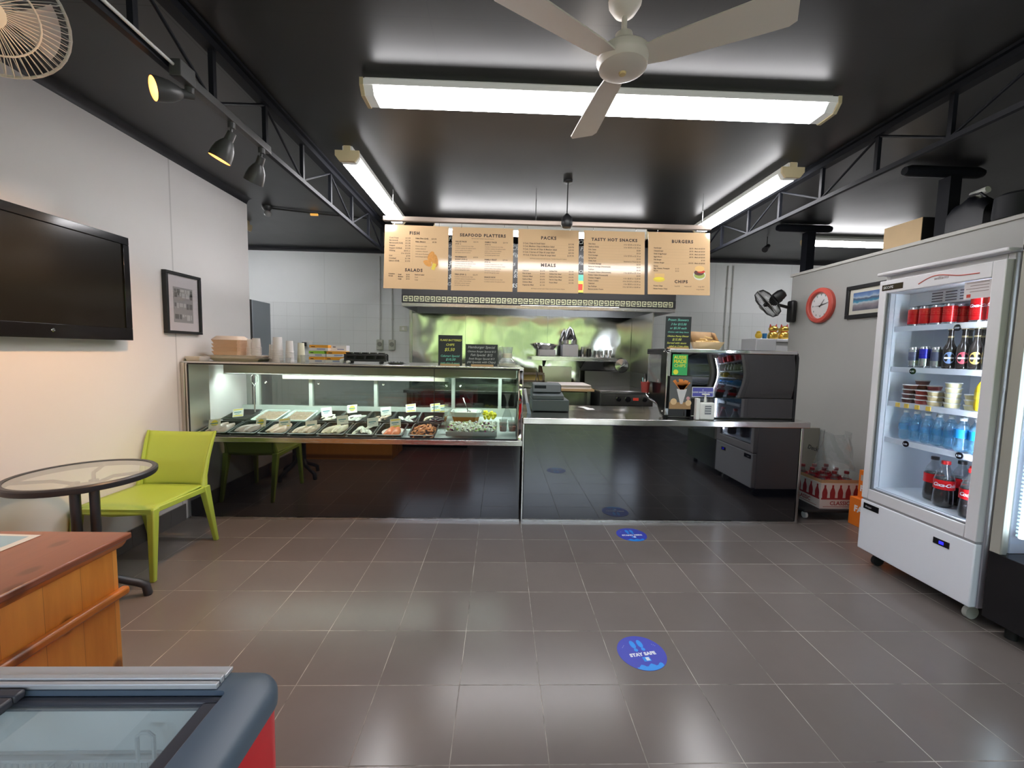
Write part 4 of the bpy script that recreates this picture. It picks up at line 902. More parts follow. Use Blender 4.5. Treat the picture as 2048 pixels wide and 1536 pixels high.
def f1(w, tx, ln, hd, m, q):
    hd('FISH', -.02, -.085)
    rows(tx, ln, -.245, -.055, -.125, [('Coral Trout', '$13.90'), ('Barramundi', '$12.90'), ('Barramundi (Grill)', '$13.90'), ('Snapper', '$11.90'), ('Snapper (Grilled)', '$12.90'), ('Whiting', '$8.90 or'), ('', '2 for $16.90'), ('Cod', '$7.90'), ('Crumbed', '$11.90'), ('Salmon (Grill)', '$14.90')])
    rows(tx, ln, -.01, .18, -.125, [('Hake Fillet (Grill)', '$10.90'), ('Flake (Batter)', '$9.90')], step=.03)
    for k in range(5): tx(('Choose your style', 'Grilled, battered', 'crumbed or floured', 'with lemon & tartare', 'extra charge applies')[k], .014, -.01, -.195-.024*k)
    q[1].box(-.033, -.032, -.0007, -.0001, -.36, -.12)
    hd('SALADS', -.02, -.425, .038)
    rows(tx, ln, -.16, -.055, -.46, [('Small', '$5.90'), ('Medium', '$7.90'), ('Large', '$9.90')], .0145, .02, False)
    tx('Coleslaw', .0155, -.245, -.455, b=.0004); tx('Greek', .0155, -.245, -.475, b=.0004)
    q[1].box(-.175, -.174, -.0007, -.0001, -.515, -.44)
    tx('Seafood salad', .0155, -.01, -.458, b=.0004); tx('Small', .014, -.01, -.482); tx('Large', .014, -.01, -.504); ln(.08, .18, -.49); ln(.08, .18, -.512)
    p = q[2]; p.use(FISHP)
    for cx, cz, rx, rz_, a in ((.135, -.285, .030, .052, .25), (.17, -.32, .028, .060, -.12), (.105, -.345, .042, .026, .5)):
        p.X = Matrix.Translation((cx, -.0006, cz)) @ Matrix.Rotation(a, 4, 'Y'); p.add([(rx*math.cos(k*.3927)*(1+.08*math.sin(k*5)), -.0004, rz_*math.sin(k*.3927)) for k in range(16)] + [(0, -.0009, 0)], [(k, (k+1) % 16, 16) for k in range(16)])
    p.use(FISHY); p.X = Matrix.Translation((.16, -.0012, -.375)) @ Matrix.Rotation(.3, 4, 'Y'); p.box(-.016, .016, -.0003, .0003, -.03, .03); p.X = Matrix()
def f2(w, tx, ln, hd, m, q):
    hd('SEAFOOD PLATTERS', 0, -.085, .0375); tx('Served with Tartare Sauce & Lemon', .014, 0, -.108, 'CENTER')
    for cx, blocks in ((-.25, (('VALUE PACK', '(FOR 1)', '$22.90', 4), ("FISHERMAN'S", 'BASKET (FOR 2)', '$39.90', 5), ('TRIO (FOR 1)', '', '$26.90', 5))), (.02, (('FAMILY PACK', '(FOR 4)', '$69.90', 5), ('FAMILY FEAST', '(FOR 4)', '$79.90', 5), ('SNACK BOX', '', '', 2)))):
        z = -.14
        for a, b, c, n in blocks:
            tx(a, .018, cx, z, b=.0006); tx(c, .016, cx+.21, z, 'RIGHT'); 
            if b: z -= .021; tx(b, .016, cx, z, b=.0003)
            for k in range(n):
                z -= .0195; tx(('2 pieces of battered cod, chips', 'crumbed calamari & seafood sticks', 'prawn cutlets, fried scallops', 'half dozen natural oysters', 'served with garden salad')[k], .0135, cx, z)
            z -= .043
def f3(w, tx, ln, hd, m, q):
    hd('PACKS', 0, -.092, .04)
    rows(tx, ln, -.235, .235, -.138, [('2 Cod, Chips & Small Salad', '$19.90'), ('2 Cod, Medium Chips & Medium Salad', '$24.90'), ('4 Cod, 2 Serves of Chips & Medium Salad', '$39.90'), ('6 Cod, 3 Serves of Chips & Large Salad', '$59.90'), ('10 Cod, 4 Serves of Chips & Large Salad', '$109.90')], .0185, .027)
    tx('All Packs presented with Lemon, Tartare Sauce & Cutlery', .0145, 0, -.277, 'CENTER'); hd('MEALS', 0, -.345, .04)
    rows(tx, ln, -.235, -.03, -.39, [('Calamari', '$12.90'), ('Fish & Salad', '$14.90'), ('Calamari Meal', '$14.90'), ('Seafood Meal', '$16.90'), ('Chicken Meal', '$13.90'), ('Vegetarian Meal', '$11.90')], .016, .0265)
    rows(tx, ln, .01, .235, -.39, [('Grilled Fish', '$17.90'), ('Grilled Fish Salad', '$16.90'), ('Seafood Box Meal', '$16.90'), ('Fish & Chips Meal', '$16.90'), ('Prawn Meal', '$15.90')], .016, .0265)
    tx('All Meals served with Chips, Lemon & Tartare Sauce', .0145, 0, -.555, 'CENTER')
def f4(w, tx, ln, hd, m, q):
    hd('TASTY HOT SNACKS', 0, -.095, .0375)
    it = ['Dim Sims', 'Seafood Sticks', 'Fish Cakes', 'Kilba Roll', 'Pork Sausage', 'Spring Roll', 'Chiko Roll', 'Crumbed Sausage', 'Battered Sausage (Homemade)', 'Scallops', 'Pineapple Fritters (Homemade)', 'Potato Cakes (Homemade)', 'Chicken Nuggets', 'Prawn Cutlets', 'Calamari', 'Sea Scallops', 'Banana Jumbo Prawn']
    pr = ['6 for $5.00 or $1.00 ea', '6 for $5.00 or $1.00 ea', '$2.80', '$3.20', '6 for $7.00 or $1.20 ea', '$3.50', 'Steamed or Fried $3.50', '$3.50', '$4.00', '$2.00', '3 for $3.00 or $1.10 ea', '$3.00', '6 for $5.00 or 12 $9.00', '6 for $10.50 or $2.00 ea', '6 for $8.00 or $1.50 ea', '6 for $10.00 or $2.00 ea', '']
    rows(tx, ln, -.24, .245, -.13, list(zip(it, pr)), .0165, .0263)
def f5(w, tx, ln, hd, m, q):
    hd('BURGERS', .03, -.10)
    rows(tx, ln, -.235, .24, -.155, [('Hamburger', '$8.90 - Meal add $5.00'), ('Cheeseburger', '$9.90 - Meal add $5.00'), ('Steak & Egg Burger', '$9.90 - Meal add $5.00'), ('Egg & Bacon', '$9.90 - Meal add $5.00'), ('Fish Burger', '$7.90'), ('Chicken Burger', '$10.90 - Meal add $5.00')], .0155, .0275)
    for k, (a, b) in enumerate((('Extras', ''), ('Egg, Cheese, Pineapple', '$1.50'), ('Bacon', '$2.00'))): tx(a, .016, -.235, -.325-.022*k, b=.0004); tx(b, .015, 0, -.325-.022*k, 'RIGHT')
    hd('CHIPS', .02, -.475, .038)
    tx('Potato Chips', .016, -.235, -.51, b=.0004); tx('Sweet Potato Chips', .016, -.235, -.536, b=.0004); tx('Small $5', .0145, -.04, -.51); tx('Medium $7', .0145, .05, -.51); tx('Large $10', .0145, .235, -.51, 'RIGHT'); tx('Large basket', .0145, .235, -.536, 'RIGHT')
    p = q[2]
    def oval(mat, cx, cz, rx, rz_, dy): p.use(mat).add([(cx+rx*math.cos(k*.3927), -.0004-dy, cz+rz_*math.sin(k*.3927)) for k in range(16)] + [(cx, -.0006-dy, cz)], [(k, (k+1) % 16, 16) for k in range(16)])
    oval(PLATEP, .19, -.395, .058, .05, 0); oval(LETT, .19, -.40, .050, .03, .0004); oval(PAT, .185, -.375, .046, .026, .0008); oval(RED, .205, -.365, .036, .014, .0012); oval(BUN, .19, -.338, .045, .027, .0016)
    p = q[3]; p.use(BUN).box(-.225, -.135, -.0006, -.0002, -.44, -.39); oval(FISHY, -.185, -.445, .055, .024, .0006); oval(M('printed chips', (.85, .70, .05), .5), -.185, -.437, .045, .014, .001)
menu(-1.072, -.495, 2.585, 'tan menu board headed FISH with a fried fish picture', f1, R(1.5))
menu(-.462, .098, 2.582, 'tan menu board headed SEAFOOD PLATTERS', f2)
menu(.142, .702, 2.582, 'tan menu board headed PACKS and MEALS', f3)
menu(.748, 1.316, 2.586, 'tan menu board headed TASTY HOT SNACKS', f4)
menu(1.350, 1.925, 2.592, 'tan menu board headed BURGERS with a burger picture', f5, R(-1.5))
t = T('menu_rail', 'long beige metal rail carrying the tan menu boards', 'rail', (.42, 3.9, 2.62))
MB(M('beige rail metal', (.42, .34, .29), .3, .5)).box(-1.09, 1.935, 3.885, 3.925, 2.617, 2.66).obj('rail', t, bevel=.006)
for x in (-1.0, .3, 1.85): MB(CHROME).cyl((x, 3.905, 2.6605), (x, 3.905, H), .004, n=8).obj('hanger_rod', t)

# ------------------------------------------------------------------ range hood with Greek key band
HX0, HX1, HY0, HY1 = -1.30, 2.31, 5.50, YB
t = T('range_hood', 'wide stainless range hood with a Greek key band along its front', 'range hood', ((HX0+HX1)/2, 6, 2.07))
BB = M('black hood board', (.022, .022, .024), .45)
m = MB(BB).box(HX0, HX1, HY0, HY0+.02, 2.165, H-.10); m.obj('front_board', t)
kb = MB(BLKM).box(HX0, HX1, HY0-.006, HY0-.0005, 2.068, 2.168); kb.obj('band_backing', t)
m = MB(M('pale gold key print', (.55, .56, .36), .5)); u = .0115; x = HX0+.02; k = 0; zb = 2.084; y = HY0-.0075
def seg(a, b, c, d): m.box(a, c, y, y+.001, b, d)
W_ = 6*u
while x+W_ < HX1-.01:
    # one squared spiral, mirrored every other time
    parts = [(0, 0, 5, 1), (0, 1, 1, 6), (1, 5, 5, 6), (4, 2, 5, 5), (2, 2, 4, 3), (2, 3, 3, 4)] if k % 2 == 0 else [(0, 0, 5, 1), (4, 1, 5, 6), (0, 5, 4, 6), (0, 2, 1, 5), (1, 2, 3, 3), (2, 3, 3, 4)]
    for a, b, c, d in parts: seg(x+a*u, zb+b*u, x+c*u, zb+d*u)
    x += W_+u*.2; k += 1
m.obj('key_pattern', t)
MB(STEELH).box(HX0, HX1, HY0, HY0+.05, 2.02, 2.0675).obj('lower_lip', t, bevel=.004)
MB(STEEL).box(HX0, HX0+.015, HY0+.0505, HY1-.001, 2.02, H-.10).box(HX1-.015, HX1, HY0+.0505, HY1-.001, 2.02, H-.10).obj('side_sheet', t)
m = MB(STEEL).prism([(HY0+.051, 2.20), (HY1-.002, 2.45), (HY1-.002, 2.46), (HY0+.051, 2.21)], HX0+.016, HX1-.016, 'yz'); m.obj('filter_slope', t)
cm = MB(CHW); r = random.Random(9)
for gx in (-.48, .12, .725): 
    for k in range(7): x_ = gx*5.5/3.9-.06+r.uniform(0, .05); z_ = 2.31+.09*k+r.uniform(-.03, .03); cm.use(CHW).text(r.choice(('Fish', 'Chips', '2 for', '$5', 'Cod', 'Pie')), r.uniform(.05, .08), x_, z_, .0003, zoff=-(HY0-.0006), shear=.3)
cm.obj('chalk_marks', t)
t = T('printed_poster', 'colourful old poster glimpsed between the menu boards', 'poster', (1.03, 5.4, 2.17)); m = MB(M('poster teal', (.10, .45, .35), .5)).box(.99, 1.10, 5.494, 5.498, 2.40, 2.48)
m.use(M('poster yellow', (.8, .65, .1), .5)).box(.99, 1.10, 5.494, 5.498, 2.25, 2.40).use(RED).box(1.0, 1.06, 5.492, 5.4938, 2.28, 2.36); m.obj('sheet', t)
t = T('hood_lamp', 'slim lit strip lamp under the range hood above the wall shelf', 'lamp', (.9, 6.1, 2.19))
MB(STEEL).box(.25, 1.75, 6.06, 6.14, 2.135, 2.16).box(.30, .33, 6.09, 6.11, 2.1605, 2.33).box(1.67, 1.70, 6.09, 6.11, 2.1605, 2.33).obj('lamp_body', t)
MB(E('hood strip light', (.9, .92, 1.0), 9)).box(.28, 1.72, 6.075, 6.125, 2.125, 2.1345).obj('lamp_strip', t, label='lit white strip')
# splashback and side sheets
ST_SPL = steel('wavy mirror steel', (.60, .60, .59), .10, .42, 1.2, .02)
t = T('steel_splashback', 'polished steel splashback mirroring the green street outside', 'splashback', (.4, YB, 1.5))
for k, (a, b_) in enumerate(((-1.36, -.55), (-.548, .72), (.722, 2.03))): MB(ST_SPL).box(a, b_, YB-.006, YB-.0005, .6, 2.015).obj('steel_sheet', t)
MB(STEEL).box(-1.405, -1.362, YB-.02, YB-.0005, .0, 2.12).obj('edge_angle', t)
SPG = steel('soft steel side', (.60, .59, .54), .3, .3, 1.5, .03)
t = T('steel_side_panel', 'steel side panel closing the cooking bay beyond the hot display', 'panel', (2.04, 6, 1)); MB(SPG).box(2.034, 2.05, 5.56, YB-.001, 0, 2.018).obj('sheet', t)

# ------------------------------------------------------------------ cooking line
t = T('kitchen_bench', 'steel kitchen bench along the splashback', 'bench', (-.4, 6.0, 0))
MB(STEEL).box(-1.34, .28, 5.75, YB-.03, .86, .90).obj('bench_top', t, bevel=.004)
for x in (-1.3, .22): 
    for y in (5.8, 6.35): MB(STEEL).box(x, x+.04, y, y+.04, 0, .8595).obj('leg', t)
t = T('fryer', 'steel deep fryer with raised brown splash guard', 'fryer', (.9, 5.9, 0))
MB(STEEL).box(.68, 1.22, 5.55, 6.35, 0, .93).obj('body', t, bevel=.004)
MB(steel('dull steel back', (.55, .54, .48), .35, .2, 1.5, .03)).box(.62, 1.10, 6.352, 6.39, .93, 1.24).obj('back_plate', t)
MB(M('brown timber edge', (.16, .09, .05), .5)).prism([(5.75, .99), (6.34, 1.22), (6.34, 1.25), (5.72, 1.0)], .60, .635, 'yz').obj('side_guard', t)
t = T('paper_stack', 'thick stack of white wrapping paper on a timber board over the fryer', 'paper', (.95, 5.7, .96))
PAP = M('wrapping paper', (.70, .64, .60), .7)
m = MB(PAP)
for k in range(5): m.box(.69-.004*k, 1.20+.006*(k % 2), 5.40+.006*((k*3) % 4), 5.95, .985+.010*k, .9945+.010*k)
m.obj('sheets', t, bevel=.003)
MB(M('timber board', (.42, .28, .14), .6)).box(.66, 1.24, 5.385, 5.96, .955, .9845).obj('board', t)
MB(STEEL).box(.70, .74, 5.42, 5.46, 0, .9545).box(1.16, 1.20, 5.42, 5.46, 0, .9545).obj('board_post', t)
t = T('griddle', 'steel griddle with round black dials behind the serving worktop', 'griddle', (1.6, 5.7, 0))
MB(M('blackened steel', (.10, .10, .10), .3, .7)).box(1.30, 2.0, 5.32, 6.2, .70, .95).obj('body', t, bevel=.004)
MB(STEEL).box(1.30, 2.0, 5.31, 6.2, .951, .975).obj('hotplate', t, bevel=.003)
MB(M('dark splash steel', (.20, .20, .19), .35, .8)).box(1.28, 1.98, 6.201, 6.24, .95, 1.19).box(1.965, 1.985, 5.6, 6.2, .976, 1.19).obj('splash_guard', t)
MB(STEEL).box(1.31, 1.99, 5.298, 5.319, .79, .935).obj('control_panel', t)
for x, r_ in ((1.54, .03), (1.66, .036), (1.88, .03)): MB(BLKP).lathe([(0, .02), (r_, .018), (r_, 0)], (x, 5.2975, .87), (0, -1, 0), 18).obj('dial', t)
MB(M('red indicator', (.55, .05, .03), .4)).box(1.73, 1.80, 5.292, 5.2975, .855, .89).obj('indicator', t)
MB(BLKM).box(1.35, 2.0, 5.36, 6.15, .0, .699).obj('base_stand', t)
t = T('pan_lid', 'round steel pan lid standing against the griddle guard', 'pan lid', (1.81, 6.1, 1.19)); MB(M('dark pan steel', (.35, .35, .35), .18, 1)).lathe([(0, .03), (.04, .03), (.09, .018), (.108, 0), (.112, .0), (.095, .025), (0, .036)], (1.80, 6.12, 1.285), (-.15, -1, .1), 32).obj('lid_dish', t)
MB(CHROME).tube([(1.765, 6.07, 1.26), (1.79, 6.04, 1.28), (1.83, 6.055, 1.31)], .005, 8).obj('lid_handle', t)
t = T('timber_rack', 'open timber frame rack standing behind the cash register', 'rack', (.45, 5.6, .9))
m = MB(M('dark stained timber', (.10, .075, .05), .6)); m.box(.30, .60, 5.6, 5.63, 1.15, 1.18).box(.30, .60, 5.6, 5.63, 1.05, 1.075).box(.575, .605, 5.6, 5.64, .90, 1.149).box(.285, .31, 5.6, 5.64, .90, 1.149); m.obj('frame', t)
MB(M('mustard board', (.50, .38, .14), .6)).box(.311, .574, 5.632, 5.64, 1.076, 1.149).obj('back_board', t)
t = T('storage_bench', 'low dark bench cupboard behind the serving area', 'cupboard', (.3, 5.6, 0)); MB(M('dark bench steel', (.14, .14, .13), .4, .6)).box(.285, .645, 5.45, 6.3, 0, .8995).obj('body', t)  # cupboard steel in one even dark grey

# wall shelf and its pots
t = T('wall_shelf', 'steel wall shelf of pans and cups on the splashback', 'shelf', (1.05, 6.2, 1.36))
MB(STEELH).box(.45, 1.68, 5.98, YB-.008, 1.372, 1.392).box(.45, 1.68, 5.975, 5.985, 1.34, 1.40).obj('shelf_plate', t, bevel=.002)
for x in (.66, 1.24): MB(BLKM).prism([(YB-.008, 1.371), (6.05, 1.371), (YB-.008, 1.22)], x, x+.02, 'yz').obj('bracket', t)
PANS = steel('pan steel', (.68, .68, .67), .13, .1, 3, .02)
def pot(name, x, y, z, r, h, lab, cat, lid=0):
    t = T(name, lab, cat, (x, y, z)); MB(PANS).lathe([(r*.92, 0), (r, .01), (r, h), (r*1.06, h), (r*1.06, h+.006), (r*.95, h+.004), (r*.95, .008), (0, .008)], (x, y, z), n=30).obj('body', t)
    if lid: MB(PANS).lathe([(r*1.02, h+.0065), (r*.99, h+.02), (r*.75, h+lid*.45), (r*.5, h+lid*.85), (r*.25, h+lid), (0, h+lid)], (x, y, z), n=30).obj('lid', t); MB(CHROME).lathe([(.008, 0), (.018, .015), (0, .022)], (x, y, z+h+lid+.0005), n=14).obj('lid_knob', t)
    return t
def tub(x0, x1, z0, z1, lab, d=.24):
    t = T('storage_tub', lab, 'tub', ((x0+x1)/2, 6.15, z0)); MB(M('white storage tub', (.72, .70, .76), .4)).box(x0, x1, 6.02, 6.02+d, z0, z1).obj('tub_body', t, bevel=.012); return t
tub(.56, .80, 1.4005, 1.50, 'low white tub under the shallow steel dish'); tub(.90, 1.13, 1.4005, 1.575, 'taller white tub under the domed pot')
t = T('steel_dish', 'shallow steel dish tilted on the low white tub', 'dish', (.64, 6.15, 1.5)); MB(PANS).lathe([(.12, .0), (.17, .07), (.185, .075), (.185, .08), (.16, .078), (.11, .008), (0, .008)], (.66, 6.15, 1.5015), (.05, -.1, 1), 30).obj('dish_body', t)
pot('domed_pot', 1.02, 6.14, 1.5755, .105, .06, 'steel pot with a tall domed lid on the taller white tub', 'pot', .19)
for k, (x, r_, h) in enumerate(((1.21, .022, .15), (1.30, .032, .12), (1.42, .024, .10), (1.49, .022, .09), (1.56, .026, .11), (1.62, .022, .11))):
    t = T('steel_cup', ('tall thin steel tube cup beside the white tub', 'dark wide steel cup on the wall shelf', 'small steel cup, middle of the wall shelf', 'smallest steel cup on the wall shelf', 'steel cup second from the shelf end', 'steel cup at the shelf end')[k], 'cup', (x, 6.1, 1.4), group='cups on the wall shelf')
    MB(PANS if k != 1 else M('dark cup', (.06, .06, .06), .3, .8)).lathe([(r_*.9, .0003), (r_, .004), (r_, h), (r_*.92, h), (r_*.9, .006), (0, .006)], (x, 6.1, 1.4), n=18).obj('cup_body', t)

# ------------------------------------------------------------------ back wall fittings
def conduit(xs, z0, lab, x2=None):
    t = T('cable_conduit', lab, 'conduit', (xs, YB-.02, z0), group='wall conduits'); MB(M('painted conduit', (.55, .56, .54), .45)).cyl((xs, YB-.012, z0), (xs, YB-.012, H-.1), .010, n=10).obj('pipe', t)
    for z in (1.9, 2.5): MB(M('painted conduit', (.5, .5, .5), .45)).box(xs-.02, xs+.02, YB-.008, YB-.0005, z, z+.02).obj('saddle', t)
conduit(-1.85, 1.60, 'grey conduit pipe above the first wall socket'); conduit(-1.665, 1.60, 'grey conduit pipe above the second wall socket')
conduit(3.50, 1.2, 'first grey conduit pipe beside the black wall fan'); conduit(3.585, 1.2, 'second grey conduit pipe beside the black wall fan')
for x, lab in ((-1.85, 'round grey isolator socket, first on the tiled wall'), (-1.665, 'round grey isolator socket nearest the steel edge')):
    t = T('wall_socket', lab, 'socket', (x, YB-.02, 1.52), group='isolator sockets'); MB(M('grey socket plastic', (.42, .44, .38), .45)).box(x-.05, x+.05, YB-.05, YB-.0005, 1.44, 1.5995).obj('housing', t, bevel=.01); MB(M('dark socket face', (.22, .23, .2), .4)).lathe([(0, .012), (.032, .01), (.034, 0)], (x, YB-.0505, 1.53), (0, -1, 0), 18).obj('socket_face', t)
t = T('wall_switch', 'small square switch plate near the steel edge', 'switch', (-1.50, YB, 1.77)); MB(M('ivory switch', (.58, .60, .50), .4)).box(-1.555, -1.445, YB-.02, YB-.0005, 1.735, 1.815).obj('plate', t, bevel=.004); MB(WHP).box(-1.515, -1.485, YB-.026, YB-.0205, 1.755, 1.795).obj('rocker', t)
t = T('wall_socket', 'black plugged socket low on the tiled wall behind the cups', 'socket', (-2.9, YB, 1.5)); MB(WHP).box(-3.02, -2.88, YB-.015, YB-.0005, 1.46, 1.56).obj('plate', t); MB(BLK).box(-3.015, -2.965, YB-.06, YB-.0155, 1.475, 1.535).obj('plug', t)
t = T('upright_fridge', 'grey upright kitchen fridge behind the plaster wall', 'fridge', (-3.45, 5.5, 0))
MB(M('grey fridge side', (.30, .34, .38), .3, .3)).box(-3.7, -3.02, 5.16, 5.56, .08, 2.02).obj('body', t, bevel=.006); MB(BLKP).box(-3.7, -3.02, 5.08, 5.1595, .08, 2.02).obj('door', t, bevel=.004); MB(CHROME).box(-3.20, -3.18, 5.04, 5.0795, 1.1, 1.4).obj('handle', t)
for x in (-3.65, -3.07): 
    for y in (5.2, 5.5): MB(BLKM).cyl((x, y, 0), (x, y, .0795), .025, n=12).obj('foot', t)
# small ceiling things over the kitchen
t = T('dome_camera', 'small black dome camera at the end of the plaster wall ceiling', 'camera', (-2.58, 4.62, H)); MB(BLK).lathe([(.05, 0), (.05, -.02), (.03, -.05), (.0, -.055)], (-2.52, 4.62, H), n=20).obj('mount', t); MB(M('grey lens dome', (.25, .25, .25), .2)).blob((-2.50, 4.60, H-.085), .038, .038, .034, 14, 8).obj('lens_dome', t)
o = MB(BLKM).tube([(-2.5, 4.65, H-.012), (-2.0, 4.8, H-.012), (-1.5, 4.9, H-.014), (-1.2, 4.95, H-.012), (-.3, 5.0, H-.012)], .008, 8).obj('ceiling_cable'); tag(o, 'thin black cable pinned across the kitchen ceiling', 'cable')
t = T('ceiling_sensor', 'tiny orange lit sensor on the kitchen ceiling cable', 'sensor', (-2.05, 4.75, H-.02)); MB(M('amber sensor', (.5, .25, .05), .4, emit=(1, .5, .1), es=.4)).box(-2.12, -2.04, 4.74, 4.76, H-.045, H-.0245).obj('body', t)
t = T('kitchen_spotlight', 'small black spotlight clipped near the far post', 'spotlight', (3.1, 5.3, 2.75)); MB(BLK).cyl((3.30, 5.2, H), (3.30, 5.2, 2.84), .005, n=8).obj('stem', t); MB(BLK).cyl((3.25, 5.16, 2.78), (3.33, 5.22, 2.845), .035, .025, 14).obj('shade', t)
# white cooler with the golden cats
t = T('chest_cooler', 'white kitchen cooler with the golden cats on top', 'cooler', (3.9, 5.8, 0)); MB(M('white grey cooler', (.60, .61, .64), .4)).box(3.46, 3.74, 5.55, 5.9, .05, 1.705).obj('side_body', t, bevel=.01)
MB(WHT).box(3.741, 4.3, 5.56, 5.9, .05, 1.66).obj('front_body', t, bevel=.01); MB(WHT).box(3.741, 4.32, 5.54, 5.9, 1.661, 1.705).obj('lid', t, bevel=.008)
for x in (3.5, 4.25):
    for y in (5.6, 5.85): MB(BLKM).cyl((x, y, 0), (x, y, .0495), .025, n=10).obj('foot', t)
GOLD = M('gold glaze', (.85, .55, .10), .2, .7); GRED = M('cat red paint', (.5, .03, .03), .4)
def cat(x, lab, sc=1):
    t = T('lucky_cat_figurine', lab, 'figurine', (x, 5.68, 1.7055), group='golden cat figurines')
    MB(GOLD).lathe([(.058, .0), (.066, .02), (.066, .05), (.052, .085), (.04, .10), (.03, .104)], n=20).obj('body', t, world=False)
    MB(GOLD).blob((0, -.004, .138), .062, .05, .046, 16, 10).obj('head', t, world=False)
    for s in (-1, 1): MB(GRED).cyl((s*.036, 0, .165), (s*.045, 0, .208), .018, .002, 8).obj('ear', t, world=False)
    MB(GOLD).tube([(.05, -.01, .07), (.078, -.02, .10), (.074, -.02, .15)], .014, 8).obj('raised_paw', t, world=False)
    MB(GOLD).tube([(-.04, -.03, .08), (-.045, -.055, .05), (-.04, -.058, .03)], .013, 8).obj('lowered_paw', t, world=False)
    MB(GRED).lathe([(.043, .098), (.045, .104), (.043, .11)], n=18, close=False).obj('collar', t, world=False)
    m = MB(BLK)
    for s in (-1, 1): m.blob((s*.022, -.05, .142), .007, .004, .008, 6, 4)
    m.obj('eyes', t, world=False)
    return t
cat(3.77, 'golden cat figurine beside the blue cup'); cat(3.925, 'golden cat figurine closest to the partition end')
t = T('yellow_toy', 'round yellow ornament on the white cooler', 'ornament', (3.57, 5.68, 1.7055)); MB(M('deep yellow', (.72, .46, .03), .4)).blob((0, 0, .045), .045, .04, .045, 16, 10).obj('body', t, world=False); MB(M('deep yellow', (.7, .5, .03), .4)).blob((.0, 0, .088), .03, .03, .02, 12, 8).obj('top_knob', t, world=False)
t = T('blue_cup', 'small blue cup between the yellow ornament and the cats', 'cup', (3.655, 5.68, 1.7055)); MB(M('cup blue', (.02, .17, .42), .4)).lathe([(.025, 0), (.03, .075), (.027, .075), (.023, .004), (0, .004)], n=16).obj('body', t, world=False)
# black wall fan on the partition end
t, q = cage_fan('wall_fan', 'black caged wall fan mounted at the end of the partition', (3.035, 4.70, 2.065), (-.66, .42, -.60), .175, M('black fan wire', (.02, .02, .02), .3), M('smoked fan rim', (.20, .20, .19), .3), BLK, M('smoky fan blade', (.06, .065, .06), .25), 60)
MB(BLK).cyl((3.12, 4.72, 2.10), (3.20, 4.75, 2.13), .058, .045, 16).cyl((3.2, 4.76, 2.06), (3.33, 4.76, 2.03), .018, n=10).obj('arm', t)
MB(BLK).box(3.325, 3.384, 4.70, 4.80, 1.86, 2.11).obj('wall_bracket', t, bevel=.02)
# ------------------------------------------------------------------ lime chair
LIME = M('lime green plastic', (.42, .54, .075), .38, sss=0); LIMED = M('lime green seat underside', (.40, .58, .05), .45)
t = T('plastic_chair', 'lime green moulded plastic chair between the glass table and the cabinet', 'chair', (-2.345, 2.77, 0))
SX = .235
def chairpt(x, y, z): return (-2.345+x, 2.77+y, z)
m = MB(LIME)
# seat: dished shell with rounded front and apron
m.grid(lambda u, v: chairpt((u-.5)*2*(.235-.012*v), -.255+.47*v-.02*math.sin(math.pi*u)*(1-v), .455-.016*math.sin(math.pi*u)*math.sin(math.pi*min(1, v*1.1)) - (.03*(1-v*6)**2 if v < .166 else 0)), 14, 14)
o = m.obj('seat', t); md = o.modifiers.new('th', 'SOLIDIFY'); md.thickness = .012; md.offset = -1
m = MB(LIME)
m.grid(lambda u, v: chairpt((u-.5)*2*(.215+.025*v), .215+.045*v+.065*v*v-.0+.035*(1-(2*u-1)**2), .435+.385*v-.012*(1-(2*u-1)**2)*(v > .9)), 14, 12)
o = m.obj('backrest', t); md = o.modifiers.new('th', 'SOLIDIFY'); md.thickness = .014; md.offset = 0
for s in (-1, 1):
    # apron rail under each side, legs flare
    MB(LIME).prism([(2.77-.25, .452), (2.77+.225, .442), (2.77+.225, .405), (2.77-.20, .418), (2.77-.25, .40)], -2.345+s*.236-.009, -2.345+s*.236+.009, 'yz').obj('side_rail', t, bevel=.004)
    def leg(p0, p1, w0, w1):
        m = MB(LIME); (x0, y0, z0), (x1, y1, z1) = p0, p1
        vs = [chairpt(x0+a*w0, y0+b*w0, z0) for a, b in ((-1, -1), (1, -1), (1, 1), (-1, 1))] + [chairpt(x1+a*w1, y1+b*w1, z1) for a, b in ((-1, -1), (1, -1), (1, 1), (-1, 1))]
        return m.add(vs, [(3, 2, 1, 0), (4, 5, 6, 7), (0, 1, 5, 4), (1, 2, 6, 5), (2, 3, 7, 6), (3, 0, 4, 7)])
    leg((s*.240, -.270, 0), (s*.224, -.232, .448), .014, .024).obj('leg', t, bevel=.006)
    leg((s*.236, .300, 0), (s*.228, .205, .448), .014, .026).obj('leg', t, bevel=.006)
    # side spine of the back
    MB(LIME).tube([chairpt(s*.228, .205, .44), chairpt(s*.222, .225, .52), chairpt(s*.228, .255, .64), chairpt(s*.236, .295, .76), chairpt(s*.241, .325, .822)], [.022, .017, .014, .012, .009], 8).obj('back_spine', t)
MB(LIME).prism([(-.235, 0), (.235, 0), (.235, -.03), (.0, -.045), (-.235, -.03)], -.258, -.243, 'xz').obj('front_apron', None)
fa = bpy.data.objects['front_apron']; fa.parent = t; fa.location = (0, 0, .448)

